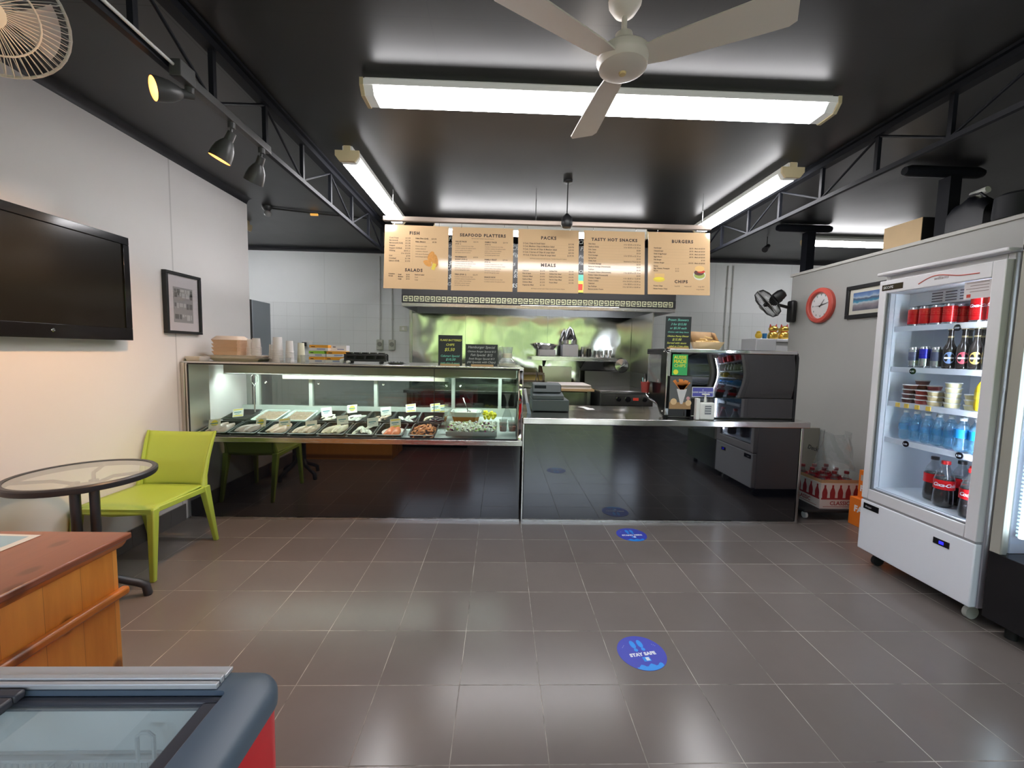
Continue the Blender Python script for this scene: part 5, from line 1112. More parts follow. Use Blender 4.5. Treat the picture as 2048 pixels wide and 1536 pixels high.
# ------------------------------------------------------------------ round glass table
TG = M('charcoal table metal', (.045, .047, .055), .4, .3); cx, cy, tz, tr_ = -2.245, 2.26, .742, .302
t = T('round_table', 'round frosted glass bistro table with charcoal rim beside the plaster wall', 'table', (cx, cy, 0))
MB(TG).lathe([(tr_-.018, -.024), (tr_, -.024), (tr_+.006, -.014), (tr_+.006, .004), (tr_-.002, .011), (tr_-.02, .010), (tr_-.022, -.012), (tr_-.018, -.024)], (cx, cy, tz), n=64, close=False).obj('rim', t)
MB(pane('rippled frosted glass', (.86, .92, .88), 1.5, .15, .14, (.78, .83, .78))).lathe([(0, 0), (tr_-.021, 0), (tr_-.021, .007), (0, .007)], (cx, cy, tz), n=48).obj('glass_top', t)
for k in range(4):
    a = R(26+90*k); c_, s_ = math.cos(a), math.sin(a); b2 = R(-2+90*k); e_, f_ = math.cos(b2), math.sin(b2)
    MB(TG).tube([(cx+.052*e_, cy+.052*f_, .70), (cx+.052*e_, cy+.052*f_, .30), (cx+.054*e_, cy+.054*f_, .20), (cx+.10*c_, cy+.10*s_, .135), (cx+.20*c_, cy+.20*s_, .085), (cx+.235*c_, cy+.235*s_, .06), (cx+.245*c_, cy+.245*s_, .004)], .021, 10).obj('leg', t)
    MB(TG).tube([(cx+.052*e_, cy+.052*f_, .69), (cx+.12*c_, cy+.12*s_, .722), (cx+(tr_-.03)*c_, cy+(tr_-.03)*s_, .729)], .009, 8).obj('support_arm', t)
    MB(BLKM).cyl((cx+.245*c_, cy+.245*s_, 0), (cx+.245*c_, cy+.245*s_, .02), .016, n=12).obj('rubber_foot', t)
MB(TG).lathe([(.052, .655), (.064, .655), (.064, .685), (.052, .685), (.052, .655)], (cx, cy, 0), n=28, close=False).lathe([(.052, .25), (.06, .25), (.06, .27), (.052, .27), (.052, .25)], (cx, cy, 0), n=28, close=False).obj('collar_ring', t)

# ------------------------------------------------------------------ pine counter with brochures
PT = pine_mat('dark stained pine top', (.30, .095, .045), (.19, .058, .028), (.25, .075, .035), 1, .3); PS = pine_mat('orange pine', (.88, .36, .05), (.48, .125, .012), (.95, .46, .10), 2, .38, (0, 5.5, 4))
PTR = pine_mat('orange pine moulding', (.60, .20, .03), (.45, .13, .012), (.5, .15, .015), 1, .38)
t = T('pine_counter', 'low orange pine counter with dark stained top beside the freezer', 'counter', (-2.0, 1.2, 0))
MB(PT).box(-2.56, -1.37, .92, 1.545, .728, .752).obj('top', t, bevel=.006)
MB(PTR).prism([(-1.40, .7275), (-1.378, .7275), (-1.385, .715), (-1.396, .702), (-1.40, .70)], .93, 1.53, 'xz').obj('top_moulding', t)
MB(PS).box(-2.54, -1.402, .94, 1.515, 0, .7275).obj('carcass', t, bevel=.003)
MB(PTR).box(-1.4015, -1.372, .93, 1.53, .522, .553).obj('side_moulding', t, bevel=.009)
t = T('brochure', 'blue and white sea picture leaflet lying on the pine counter', 'leaflet', (-1.8, 1.45, .752)); MB(M('leaflet paper', (.70, .72, .70), .4)).add([(-1.66, 1.508, .7532), (-2.05, 1.525, .7532), (-2.02, 1.26, .7532), (-1.66, 1.28, .7532)], [(0, 1, 2, 3)]).obj('sheet', t)
m = MB(M('leaflet sky blue', (.28, .48, .60), .35)); m.add([(-1.69, 1.495, .7536), (-2.04, 1.511, .7536), (-2.01, 1.40, .7536), (-1.69, 1.41, .7536)], [(0, 1, 2, 3)]); m.use(M('leaflet sea', (.10, .32, .44), .35)).add([(-1.69, 1.40, .7536), (-2.01, 1.39, .7536), (-2.0, 1.30, .7536), (-1.69, 1.33, .7536)], [(0, 1, 2, 3)]); m.obj('sea_picture', t)

# ------------------------------------------------------------------ ice cream freezer
FX0, FX1, FY0, FY1, FZ = -1.72, -.425, .22, .812, .80
t = T('display_freezer', 'red sided glass lid ice cream freezer in the near corner of the shop', 'freezer', ((FX0+FX1)/2, .5, 0))
FRG = M('blue grey freezer trim', (.10, .135, .18), .42); REDP = M('bright red panel', (.80, .008, .02), .35); ALF = M('freezer aluminium', (.66, .66, .68), .42, .45)
def rr2(x0, x1, y0, y1, r, n=6):
    o_ = []
    for cx_, cy_, a0 in ((x1-r, y1-r, 0), (x0+r, y1-r, 90), (x0+r, y0+r, 180), (x1-r, y0+r, 270)):
        for k in range(n+1): a = R(a0+90*k/n); o_.append((cx_+r*math.cos(a), cy_+r*math.sin(a)))
    return o_
outer = rr2(FX0, FX1, FY0, FY1, .055); N_ = len(outer)
body = MB(REDP); bo = rr2(FX0+.004, FX1-.004, FY0+.004, FY1-.004, .052)
bi = rr2(FX0+.075, FX1-.075, FY0+.06, FY1-.05, .02)
loft(body, [(bo, .06), (bo, .7565)], True, False)
body.obj('red_body', t, label='bright red body panels')
# inner white liner
ln_ = MB(M('freezer liner white', (.88, .93, .93), .35)); loft(ln_, [(bi, .7565), (bi, .16)], False, True); ln_.obj('inner_liner', t)
# trim collar
c = MB(FRG); o2 = rr2(FX0-.002, FX1+.002, FY0-.002, FY1+.002, .056); o3 = rr2(FX0+.012, FX1-.012, FY0+.012, FY1-.012, .045); i3 = rr2(FX0+.085, FX1-.085, FY0+.07, FY1-.056, .01); o4 = rr2(FX0+.003, FX1-.003, FY0+.003, FY1-.003, .052)
loft(c, [(bi, .757), (o2, .757), (o2, .78), (o4, .792), (o3, .799), (i3, .799), (i3, .758), (bi, .758)], False, False); c.obj('rim_collar', t, label='blue grey rounded rim')
MB(BLKM).prism([(FX0+.05, 0), (FX1-.05, 0), (FX1-.05, .0595), (FX0+.05, .0595)], FY0+.05, FY1-.05, 'xz').obj('plinth', t)
for y0, y1, z1 in ((FY1-.028, FY1-.004, .803), (FY1-.041, FY1-.031, .808), (FY1-.054, FY1-.045, .806)): MB(ALF).box(FX0+.03, FX1-.105, y0, y1, .7995, z1+.004).obj('slide_rail', t, bevel=.0015)
MB(M('rail channel grey', (.30, .30, .33), .4, .5)).box(FX0+.03, FX1-.105, FY1-.0448, FY1-.0412, .7985, .803).obj('rail_channel', t)  # grey strip in the groove between the slide rails
for x in (-1.0,): MB(FRG).box(x-.03, x+.03, FY1-.0535, FY1-.030, .8125, .822).obj('rail_stop', t, bevel=.003)
LF = M('dark grey lid frame', (.055, .055, .068), .4)
def lid(x0, x1, y0, y1, z, fw, lab):
    l = MB(LF).box(x0, x1, y1-fw*.5, y1, z, z+.016).box(x0, x1, y0, y0+fw, z, z+.016).box(x0, x0+fw, y0+fw, y1-fw*.5, z, z+.016).box(x1-fw, x1, y0+fw, y1-fw*.5, z, z+.016).obj('lid_frame', t, bevel=.004)
    g_ = MB(pane('freezer lid glass', (.95, .985, .98), 1.35, .0, .14, (.85, .9, .9))).box(x0+fw, x1-fw, y0+fw, y1-fw*.5, z+.004, z+.009)
    g_.obj('lid_glass', t)
lid(-.925, FX1-.088, FY0+.072, FY1-.058, .775, .030, 'a')
lid(FX0+.09, -.875, FY0+.072, FY1-.060, .7925, .04, 'b')
WR = M('white coated wire', (.72, .76, .78), .35)
def basket(x0, x1, y0, y1, z0, z1, lab):
    m = MB(WR); n = 26
    for k in range(n+1):
        x = x0+(x1-x0)*k/n; m.tube([(x, y0, z1), (x, y0+.012, z0), (x, y1-.012, z0), (x, y1, z1)], .0017, 5)
    for z in (z1, (z0+z1)/2): m.tube([(x0, y0, z), (x1, y0, z), (x1, y1, z), (x0, y1, z)], .003, 6, True)
    for k in range(8):
        y = y0+(y1-y0)*(k+.5)/8; m.tube([(x0, y, z1), (x0+.01, y, z0), (x1-.01, y, z0), (x1, y, z1)], .0016, 5)
    for xx in (x0, x1): m.tube([(xx, y0+.14, z1), (xx, y0+.14, z1+.05), (xx, y0+.15, z1+.058), (xx, y1-.15, z1+.058), (xx, y1-.14, z1+.05), (xx, y1-.14, z1)], .0035, 7)
    m.tube([(x0+.12, y1, z1), (x0+.12, y1, z1+.05), (x0+.13, y1, z1+.058), (x1-.13, y1, z1+.058), (x1-.12, y1, z1+.05), (x1-.12, y1, z1)], .0035, 7)
    return tag(m.obj('wire_basket'), lab, 'basket', 'wire baskets in the freezer')
basket(-.78, -.51, FY0+.075, FY1-.08, .44, .68, 'white wire basket in the freezer closest to the red side'); basket(-1.10, -.81, FY0+.075, FY1-.08, .44, .68, 'middle white wire basket in the freezer'); basket(-1.42, -1.13, FY0+.075, FY1-.08, .44, .68, 'white wire basket under the closed freezer lid')
# glossy ribs of the liner
m = MB(WHT)
for k in range(5): m.box(-1.60, -.51, FY1-.0575, FY1-.051, .66-.07*k, .672-.07*k)
sub_ = m.obj('liner_rib', t)

# ------------------------------------------------------------------ floor stickers
SB = M('sticker royal blue', (.045, .06, .48), .35); SLB = M('sticker light blue', (.02, .30, .85), .35); SWH = M('sticker white', (.8, .82, .88), .4)
def sticker(x, y, r, rot, lab, l1):
    t = T('floor_sticker', lab, 'floor sticker', (x, y, 0), group='round blue floor stickers')
    MB(SB).lathe([(0, .0005), (r, .0005), (r, .0012), (0, .0012)], n=48).obj('disc', t, world=False)
    m = MB(SLB)
    for s in (-1, 1):
        for (cy_, ry, rx) in ((.058, .028, .0135), (.020, .011, .010)):
            m.add([(s*.019+rx*math.cos(k*.524), cy_+ry*math.sin(k*.524), .0016) for k in range(12)], [tuple(range(12))])
    m.box(-.018+.004, .022, -.058, -.030, .0013, .0016)
    n = 14; arc = [(r*.985*math.cos(a), r*.985*math.sin(a)) for a in [R(235+70*k/n) for k in range(n+1)]]
    inn = [(.99*r*math.cos(a), -r*.70+.008*math.sin(k*1.3)) for k, a in enumerate([R(305-70*k/n) for k in range(n+1)])]
    m.add([(a, b, .0016) for a, b in arc+inn], [tuple(range(2*n+2))])
    m.obj('footprint_print', t, world=False)
    m = MB(SWH).text(l1, .027, 0, -.020, .0003, 'CENTER', .0016, 1.05, zoff=.0016, plane='xy'); 
    for s in (-1, 1):
        for k in range(3): m.box(s*.078+k*.006-.001, s*.078+k*.006+.001, .045+.006*k*(-s), .047+.006*k*(-s), .0013, .0017)
    m.box(.0, .018, -.054, -.034, .0017, .0019); m.obj('lettering', t, world=False)
    t.rotation_euler.z = rot
sticker(.716, 1.898, .117, R(9), 'blue floor sticker with footprints reading STAY SAFE, nearest the viewer', 'STAY SAFE')
sticker(1.085, 3.215, .120, R(4), 'blue floor sticker with footprints close to the serving counter', 'STAND HERE')

# ------------------------------------------------------------------ clock, picture, things on the partition
t = T('wall_clock', 'red rimmed round clock on the grey partition beside the black fan', 'clock', (3.4, 4.355, 2.01))
C0 = (3.399, 4.355, 2.012)
MB(M('coral red clock rim', (.62, .10, .075), .4)).lathe([(.185, 0), (.185, .03), (.175, .042), (.145, .046), (.138, .04), (.138, .012), (.16, .0)], C0, (-1, 0, 0), 56, False).obj('rim', t)
MB(M('clock face white', (.66, .66, .66), .5)).lathe([(0, .011), (.1385, .011)], C0, (-1, 0, 0), 40, False).obj('face', t)
m = MB(M('clock digit grey', (.2, .3, .28), .5))
for k in range(12):
    a = R(30*k); m.box(3.3865, 3.3872, C0[1]-.112*math.sin(a)-.006, C0[1]-.112*math.sin(a)+.006, C0[2]+.112*math.cos(a)-.009, C0[2]+.112*math.cos(a)+.009)
m.obj('numerals', t)
def hand(a, L, w, lab):
    m = MB(BLK); d = Vector((0, -math.sin(a), math.cos(a))); n = Vector((0, math.cos(a), math.sin(a))); c_ = Vector(C0)+Vector((-.017, 0, 0))
    m.add([tuple(c_-d*.02-n*w), tuple(c_-d*.02+n*w), tuple(c_+d*L+n*w*.5), tuple(c_+d*L-n*w*.5)], [(0, 1, 2, 3)]); o = m.obj('clock_hand', t); md = o.modifiers.new('t', 'SOLIDIFY'); md.thickness = .002
hand(R(40), .075, .004, ''); hand(R(77), .11, .003, ''); hand(R(268), .10, .0012, '')
t = T('framed_picture', 'black framed seaside picture on the grey partition behind the drinks fridge', 'picture', (3.4, 3.8, 2.0))
y0, y1, z0, z1 = 3.50, 4.02, 1.842, 2.152
MB(BLK).box(3.37, 3.3995, y0, y1, z0, z0+.035).box(3.37, 3.3995, y0, y1, z1-.035, z1).box(3.37, 3.3995, y0, y0+.035, z0+.035, z1-.035).box(3.37, 3.3995, y1-.035, y1, z0+.035, z1-.035).obj('frame', t, bevel=.003)
MB(M('cream mount board', (.62, .60, .52), .6)).box(3.385, 3.3995, y0+.035, y1-.035, z0+.035, z1-.035).obj('mount_board', t)
mm, mn, mo = newmat('seascape print'); g = G(mn); sp = g.n('ShaderNodeSeparateXYZ', {0: g.pos()}).outputs
zz = g.n('ShaderNodeMapRange', {0: g.m('ADD', sp[2], g.m('MULTIPLY', g.m('SUBTRACT', g.noise(g.pos(), 14, 3), .5), .05)), 1: z0+.075, 2: z1-.075}).outputs[0]
cr = g.n('ShaderNodeValToRGB', {0: zz}); els = cr.color_ramp.elements; els[0].position = 0; els[0].color = (.10, .09, .12, 1); els[1].position = 1; els[1].color = (.07, .16, .40, 1)
for p_, c_ in ((.3, (.32, .28, .30)), (.42, (.55, .62, .66)), (.5, (.02, .30, .48)), (.62, (.03, .10, .22)), (.68, (.10, .13, .18)), (.74, (.45, .55, .65)), (.85, (.15, .28, .55))): e = els.new(p_); e.color = (*c_, 1)
g.bsdf(mo, col=g.mix(g.m('MULTIPLY', g.noise(g.pos(), 60, 3), .4), cr.outputs[0], (.2, .22, .25)), rough=.4)
MB(mm).box(3.383, 3.3848, y0+.075, y1-.075, z0+.07, z1-.07).obj('seascape', t)
t = T('kraft_carton', 'kraft carton standing open on the partition top beside the lit batten', 'box', (3.45, 3.52, 2.425))
MB(KRAFTL).box(3.405, 3.41, 3.365, 3.70, 2.4255, 2.615).obj('face_panel', t); MB(KRAFT).box(3.4105, 3.515, 3.695, 3.70, 2.4255, 2.615).box(3.4105, 3.515, 3.37, 3.694, 2.4255, 2.43).obj('side_panel', t); MB(BLKM).box(3.4105, 3.515, 3.365, 3.3695, 2.4255, 2.615).obj('dark_end', t)
t = T('black_bag', 'slumped black bag on the partition top behind the post', 'bag', (3.46, 3.0, 2.425))
bm_ = MB(M('black nylon', (.010, .011, .016), .5, bump=.4, bs=20)); bm_.grid(lambda u, v: (3.46+.075*math.cos(math.pi*v)*(1 if u > .02 else 1), 3.165-.25*u, 2.426+(.15+.08*math.sin(math.pi*min(1, u*.9+.08))+.01*math.sin(u*17))*math.sin(math.pi*v)**.35), 16, 12); bm_.obj('bag_body', t)
MB(M('black nylon', (.01, .01, .016), .5)).tube([(3.45, 3.10, 2.60), (3.44, 3.06, 2.67), (3.45, 3.0, 2.67), (3.46, 2.96, 2.62)], .009, 8).obj('handle', t)
t = T('speaker_box', 'dark grey squat tub on the partition top beside the black bag', 'tub', (3.46, 2.88, 2.425)); MB(M('charcoal fabric', (.022, .024, .030), .7)).lathe([(.10, .0005), (.105, .02), (.10, .15), (.07, .17), (0, .17)], (3.47, 2.80, 2.425), n=24).obj('tub_body', t)
t = T('white_torch', 'small white lamp head poking above the black bag', 'lamp', (3.45, 3.1, 2.66)); MB(WHP).cyl((3.55, 3.14, 2.70), (3.55, 3.04, 2.715), .03, .024, 16).cyl((3.55, 3.09, 2.4255), (3.55, 3.09, 2.69), .008, n=8).obj('lamp_head', t)
o = MB(WHP).tube([(3.38, 2.55, 2.10), (3.375, 2.56, 2.28), (3.37, 2.52, 2.36), (3.41, 2.45, 2.435)], .005, 8).obj('extension_cable'); tag(o, 'white power cord dropping from the partition top behind the fridge', 'cord')
t = T('power_plug', 'white plug and socket just above the drinks fridge', 'plug', (3.39, 2.55, 2.1)); MB(WHP).box(3.365, 3.3995, 2.52, 2.60, 2.06, 2.11).obj('plug_body', t, bevel=.006)
# ------------------------------------------------------------------ white drinks fridge
t = T('drinks_fridge', 'white upright glass door drinks fridge on castors against the grey partition', 'fridge', (2.95, 2.45, 0)); FR = t
X0, X1, Y0, Y1 = 2.64, 3.30, 2.10, 2.82
FIN = M('fridge inner white', (.80, .84, .90), .35)
WF = M('fridge door white', (.70, .70, .74), .3); WL = M('fridge lower panel white', (.80, .83, .90), .3)
MB(WF).box(X0, X1, Y0, Y0+.035, .10, 2.02).box(X0, X1, Y1-.035, Y1, .10, 2.02).box(X1-.03, X1, Y0+.0355, Y1-.0355, .10, 2.02).box(X0, X1-.031, Y0+.0355, Y1-.0355, 1.90, 2.02).box(X0, X1-.031, Y0+.0355, Y1-.0355, .10, .55).obj('cabinet', t, bevel=.004)
MB(WF).box(X0-.06, X1, Y0-.01, Y1+.01, 2.0205, 2.042).obj('top_cap', t, bevel=.006)
MB(FIN).box(X0+.04, X1-.031, Y0+.036, Y0+.040, .551, 1.899).box(X0+.04, X1-.031, Y1-.040, Y1-.036, .551, 1.899).box(X1-.036, X1-.0315, Y0+.0405, Y1-.0405, .551, 1.899).box(X0+.02, X1-.037, Y0+.0405, Y1-.0405, .551, .556).obj('inner_liner', t)
MB(FIN).box(X0+.14, X1-.037, Y0+.0405, Y1-.0405, 1.815, 1.899).obj('evaporator_cover', t)
m = MB(M('vent slot dark', (.10, .11, .16), .5))
for j in range(4):
    for k in range(6): m.box(X0+.1385, X0+.1398, Y0+.06+.082*k, Y0+.125+.082*k, 1.828+.017*j, 1.836+.017*j)
m.obj('vent_slots', t)
# door: frame, glass, badge, strip lights inside the frame
DX = X0-.045
d = MB(WF).box(DX, X0-.002, Y0+.002, Y0+.062, .475, 1.985).box(DX, X0-.002, Y1-.052, Y1-.002, .475, 1.985).box(DX, X0-.002, Y0+.0625, Y1-.0525, 1.90, 1.985).box(DX, X0-.002, Y0+.0625, Y1-.0525, .475, .548).obj('door', t, bevel=.004)
gl = MB(FRIDGL).box(DX+.015, DX+.020, Y0+.0625, Y1-.0525, .5485, 1.8995).obj('door_glass', t)
m = MB(M('grey gasket', (.16, .17, .18), .4)).box(DX+.01, DX+.03, Y0+.0626, Y0+.068, .549, 1.899).box(DX+.01, DX+.03, Y1-.060, Y1-.0526, .549, 1.899).box(DX+.01, DX+.03, Y0+.0685, Y1-.0605, .5485, .556); m.obj('gasket', t)
MB(E('fridge led strip', (.82, .90, 1.0), 95.0)).box(X0+.004, X0+.012, Y0+.041, Y0+.050, .60, 1.86).obj('led_strip', t, label='cold white strip light')
def rot_text(m, s, size, y, z, al='LEFT', bold=0, sx=1.0, xs=DX, shear=0): m.text(s, size, y, z, .0003, al, bold, 1.0, zoff=-(xs)+.0006, plane='yz', sx=sx, shear=shear)
MB(BLKP).box(DX-.003, DX-.0002, Y1-.17, Y1-.025, 1.918, 1.956).obj('badge', t, label='black maker badge'); m = MB(M('badge silver', (.5, .5, .5), .3)); rot_text(m, 'SKOPE', .024, Y1-.035, 1.929, bold=.0006, xs=DX-.003); m.obj('badge_lettering', t)
m = MB(M('red swoosh print', (.55, .10, .08), .4))
pp = [(DX-.001, Y1-.27-.33*k/14, 1.927+.030*math.sin(math.pi*k/14)**1.0+.012*math.sin(2.2*math.pi*k/14)) for k in range(15)]; m.tube(pp, .003, 5); m.use(M('print grey', (.2, .15, .15), .4)); rot_text(m, 'williams', .026, Y1-.36, 1.935, shear=.3); m.obj('header_print', t)
m = MB(M('notice sheet', (.66, .62, .64), .5)).box(DX+.0135, DX+.0145, Y0+.07, Y0+.20, 1.80, 1.895); m.use(RED).box(DX+.0125, DX+.0134, Y0+.165, Y0+.185, 1.808, 1.826); m.use(M('print grey', (.2, .15, .15), .4))
for k in range(4): m.box(DX+.0125, DX+.0134, Y0+.08, Y0+.19-.02*(k % 2), 1.885-.016*k, 1.888-.016*k)
m.obj('notice_sticker', t)
MB(WL).box(DX+.0, X0-.002, Y0+.002, Y1-.002, .105, .462).obj('lower_panel', t, bevel=.006)
MB(BLKP).box(DX-.004, DX-.0002, Y1-.145, Y1-.03, .405, .445).obj('panel_badge', t); m = MB(M('badge silver', (.5, .5, .5), .3)); rot_text(m, 'skope', .02, Y1-.045, .418, xs=DX-.004); m.obj('panel_lettering', t)
MB(BLKP).box(DX-.004, DX-.0002, Y0+.125, Y0+.215, .375, .412).obj('controller', t, label='black temperature controller', bevel=.003)
MB(E('blue digits', (.02, .02, 1), 1.5)).box(DX-.0055, DX-.0042, Y0+.155, Y0+.18, .385, .402).obj('blue_display', t)
MB(M('grey hinge', (.35, .35, .37), .4)).box(DX+.005, X0-.004, Y0+.01, Y1-.01, .4625, .474).obj('door_gap_strip', t)
for yv in (Y0+.07, Y1-.07):
    for xv in (X0+.05, X1-.07):
        c = MB(M('castor fork zinc', (.45, .47, .45), .35, .7) if yv < Y0+.1 else BLKM).box(xv-.025, xv+.025, yv-.02, yv+.02, .085, .0995).obj('castor', t)  # far castors blackened in place of the shade under the fridge
        k = MB(M('castor tyre', (.50, .52, .48), .5) if yv < Y0+.1 else BLKM); k.cyl((xv-t.location.x, yv-.012-t.location.y, .038), (xv-t.location.x, yv+.012-t.location.y, .038), .0375, n=20); sub(c, 'wheel', k)
SHW = M('shelf wire white', (.62, .66, .74), .35)
LV = [.557, .915, 1.165, 1.400, 1.672]
for z in LV[1:]:
    m = MB(SHW).box(X0+.045, X0+.052, Y0+.045, Y1-.045, z-.028, z+.006)
    for k in range(20): m.box(X0+.0525, X1-.05, Y0+.05+.031*k, Y0+.053+.031*k, z-.008, z-.004)
    m.obj('shelf', t)
m = MB(WHP)
m.box(X0+.040, X0+.0445, Y0+.06, Y0+.30, 1.648, 1.676); m.obj('price_strip', t)
m = MB(M('yellow price ticket', (.75, .50, .08), .5))
for y in (2.70, 2.64, 2.57, 2.50): m.box(X0+.040, X0+.0445, y-.014, y+.014, 1.138, 1.166)
m.obj('price_tickets', t)
for y_, z_, s_ in ((2.38, 1.64, '3.50'), (2.62, 1.372, '4.00'), (2.62, .892, '3.00'), (2.30, .895, '3.20')):
    m = MB(BLKP).cyl((X0+.040, y_, z_+.01), (X0+.0445, y_, z_+.01), .02, n=18); m.use(SWH).text(s_, .016, y_+.016, z_+.004, .0003, zoff=-(X0+.0395), plane='yz'); m.obj('price_disc', t)

CANR = M('red can', (.62, .010, .014), .22, .45); ALC = M('can aluminium', (.65, .65, .66), .25, .9)
def can_obj(name, lab, cat, grp, mats, x, y, z, r=.033, h=.122, txt=None, band=None):
    t = T(name, lab, cat, (x, y, z), group=grp)
    MB(mats).lathe([(r, .012), (r, h-.014)], n=24, close=False).obj('painted_wall', t, world=False)
    MB(ALC).lathe([(0, .004), (r*.72, .002), (r*.8, 0), (r, .0118)], n=24, close=False).lathe([(r, h-.0138), (r*.84, h-.002), (r*.84, h), (r*.8, h), (r*.78, h-.005), (0, h-.005)], n=24, close=False).obj('metal_ends', t, world=False)
    if band: MB(band[0]).lathe([(r+.0003, band[1]), (r+.0003, band[2])], n=24, close=False).obj('band', t, world=False)
    if txt:
        m = MB(SWH)
        m.text(txt[0], txt[1], 0, 0, .0002, 'CENTER', txt[1]*.03, .85, zoff=0, shear=.35)
        vs = []
        for v in m.v: a = v[0]/r; d = -v[1]+r+.0004; vs.append((-d*math.cos(a), -d*math.sin(a), v[2]+txt[2]))
        m.v = vs; m.obj('lettering', t, world=False)
    return t
S5 = LV[4]+.0065
k = 0
words = ('first', 'second', 'third', 'fourth', 'fifth', 'sixth', 'seventh')
c0 = None
for j, xx in enumerate((2.74, 2.82)):
    for i in range(6):
        y = 2.70-.073*i
        if j == 0 and i in (4, 5): continue
        lab = 'plain red drink can, %s from the hinge side in the %s row' % (words[i], ('front', 'rear')[j])
        if c0 is None: c0 = can_obj('drink_can', lab, 'can', 'red cans on the top fridge shelf', CANR, xx, y, S5)
        else: dup(c0, (xx, y, S5), label=lab)
can_obj('drink_can', 'red can with white script beside the fridge door edge', 'can', 'red cans on the top fridge shelf', CANR, 2.735, 2.325, S5, .036, .15, ('Coca-Cola', .024, .085)).rotation_euler.z = R(38)
c1 = can_obj('drink_can', 'red can with white script behind the lettered one', 'can', 'red cans on the top fridge shelf', CANR, 2.73, 2.235, S5, .036, .15, ('Coca-Cola', .024, .085)); c1.rotation_euler.z = R(38)
S4 = LV[3]+.0065
SLV = M('silver can', (.42, .44, .46), .25, .8); BLUEC = M('energy can blue', (.02, .02, .45), .25, .5)
s0 = None
for i, (x, y) in enumerate(((2.72, 2.66), (2.74, 2.60), (2.74, 2.535), (2.80, 2.64), (2.80, 2.57), (2.80, 2.505))):
    lab = 'slim silver can on the second shelf, %s' % ('at the hinge side', 'with blue top and red band', 'beside the beer bottles', 'in the rear by the hinge side', 'rear middle', 'rear beside the beer bottles')[i]
    if i == 1: can_obj('slim_can', 'blue and silver slim can turned to the door on the second shelf', 'can', 'slim cans on the second fridge shelf', SLV, x-.01, y, S4, .027, .135, None, (BLUEC, .06, .12)); continue
    if s0 is None: s0 = can_obj('slim_can', lab, 'can', 'slim cans on the second fridge shelf', SLV, x, y, S4, .027, .132, None, (M('dark can band', (.10, .11, .18), .3, .5), .045, .10))
    else: dup(s0, (x, y, S4), label=lab)
BEERG = M('dark beer glass', (.018, .014, .012), .08, 0, .6); GOLDC = M('gold crown cap', (.60, .50, .28), .3, .7)
LBL = {'blue': (.16, .24, .42), 'red': (.50, .07, .10), 'gold': (.60, .38, .08)}
def bottle(lab, x, y, z, c, grp='long neck bottles on the second shelf'):
    t = T('beer_bottle', lab, 'bottle', (x, y, z), group=grp); r = .031
    MB(BEERG).lathe([(0, .003), (r*.9, 0), (r, .006), (r, .115), (r*.95, .128), (r*.55, .155), (.0135, .175), (.0125, .225), (.0145, .228), (.0145, .236), (0, .236)], n=24).obj('glass', t, world=False)
    MB(GOLDC).lathe([(.0165, .2365), (.0165, .242), (.012, .245), (0, .245)], n=20).lathe([(.0138, .188), (.0134, .198)], n=16, close=False).obj('cap', t, world=False)
    m = MB(M('beer label '+c, LBL[c], .4))
    vs = [(-(r+.0006)*math.cos(a), (r+.0006)*math.sin(a), zz) for a, zz in [(.85*math.cos(k*.3927), .066+.036*math.sin(k*.3927)) for k in range(16)]]
    m.add(vs+[(-(r+.0008), 0, .066)], [(k, (k+1) % 16, 16) for k in range(16)])
    m.use(SWH).grid(lambda u, v: (-(r+.0012)*math.cos(-.7+1.4*u), (r+.0012)*math.sin(-.7+1.4*u), .060+.010*v), 8, 1); m.obj('label', t, world=False); return t
for i, (y, c) in enumerate(((2.465, 'blue'), (2.39, 'red'), (2.325, 'gold'), (2.255, 'blue'), (2.185, 'red'))):
    bottle('dark long neck bottle with %s oval label, %s from the slim cans' % (c, words[i]), 2.745, y, S4, c).rotation_euler.z = R(40)
for i, y in enumerate((2.43, 2.36, 2.29)): bottle('dark long neck bottle in the rear row, %s from the slim cans' % words[i], 2.82, y, S4, 'blue')
S3 = LV[2]+.0065
def dip(name, lab, x, y, z, fill, r=.037, h=.03):
    t = T('sauce_tub', lab, 'tub', (x, y, z), group='stacked sauce tubs on the third shelf')
    MB(fill).lathe([(0, .0005), (r*.84, .0005), (r, h*.8), (0, h*.8)], n=20).obj('filled_tub', t, world=False)
    MB(M('tub lid plastic', (.62, .62, .60), .3)).lathe([(r*1.04, h*.8+.0003), (r*1.06, h*.9), (r*1.02, h), (0, h)], n=20).obj('lid', t, world=False); return t
for cname, xy, n, col in (('dark brown', (2.72, 2.665), 4, (.08, .025, .02)), ('dark brown', (2.80, 2.66), 5, (.08, .025, .02)), ('brick red', (2.725, 2.582), 3, (.30, .04, .03)), ('brick red', (2.80, 2.585), 4, (.20, .03, .03)), ('cream', (2.72, 2.50), 3, (.62, .50, .28)), ('cream', (2.80, 2.50), 3, (.55, .42, .25)), ('pale cream', (2.725, 2.405), 5, (.70, .64, .38)), ('pale cream', (2.73, 2.30), 3, (.66, .60, .34))):
    f0 = None
    for k in range(n):
        lab = '%s sauce tub, %s up in the stack %s' % (cname, words[k], 'behind' if xy[0] > 2.76 else ('beside the yellow bottle' if xy[1] < 2.35 else 'at the shelf front'))
        if f0 is None: f0 = dip('d', lab, xy[0], xy[1], S3, M('sauce %s %.2f' % (cname, col[0]), col, .4))
        else: dup(f0, (xy[0]+rnd.uniform(-.002, .002), xy[1]+rnd.uniform(-.002, .002), S3+.0305*k), label=lab)
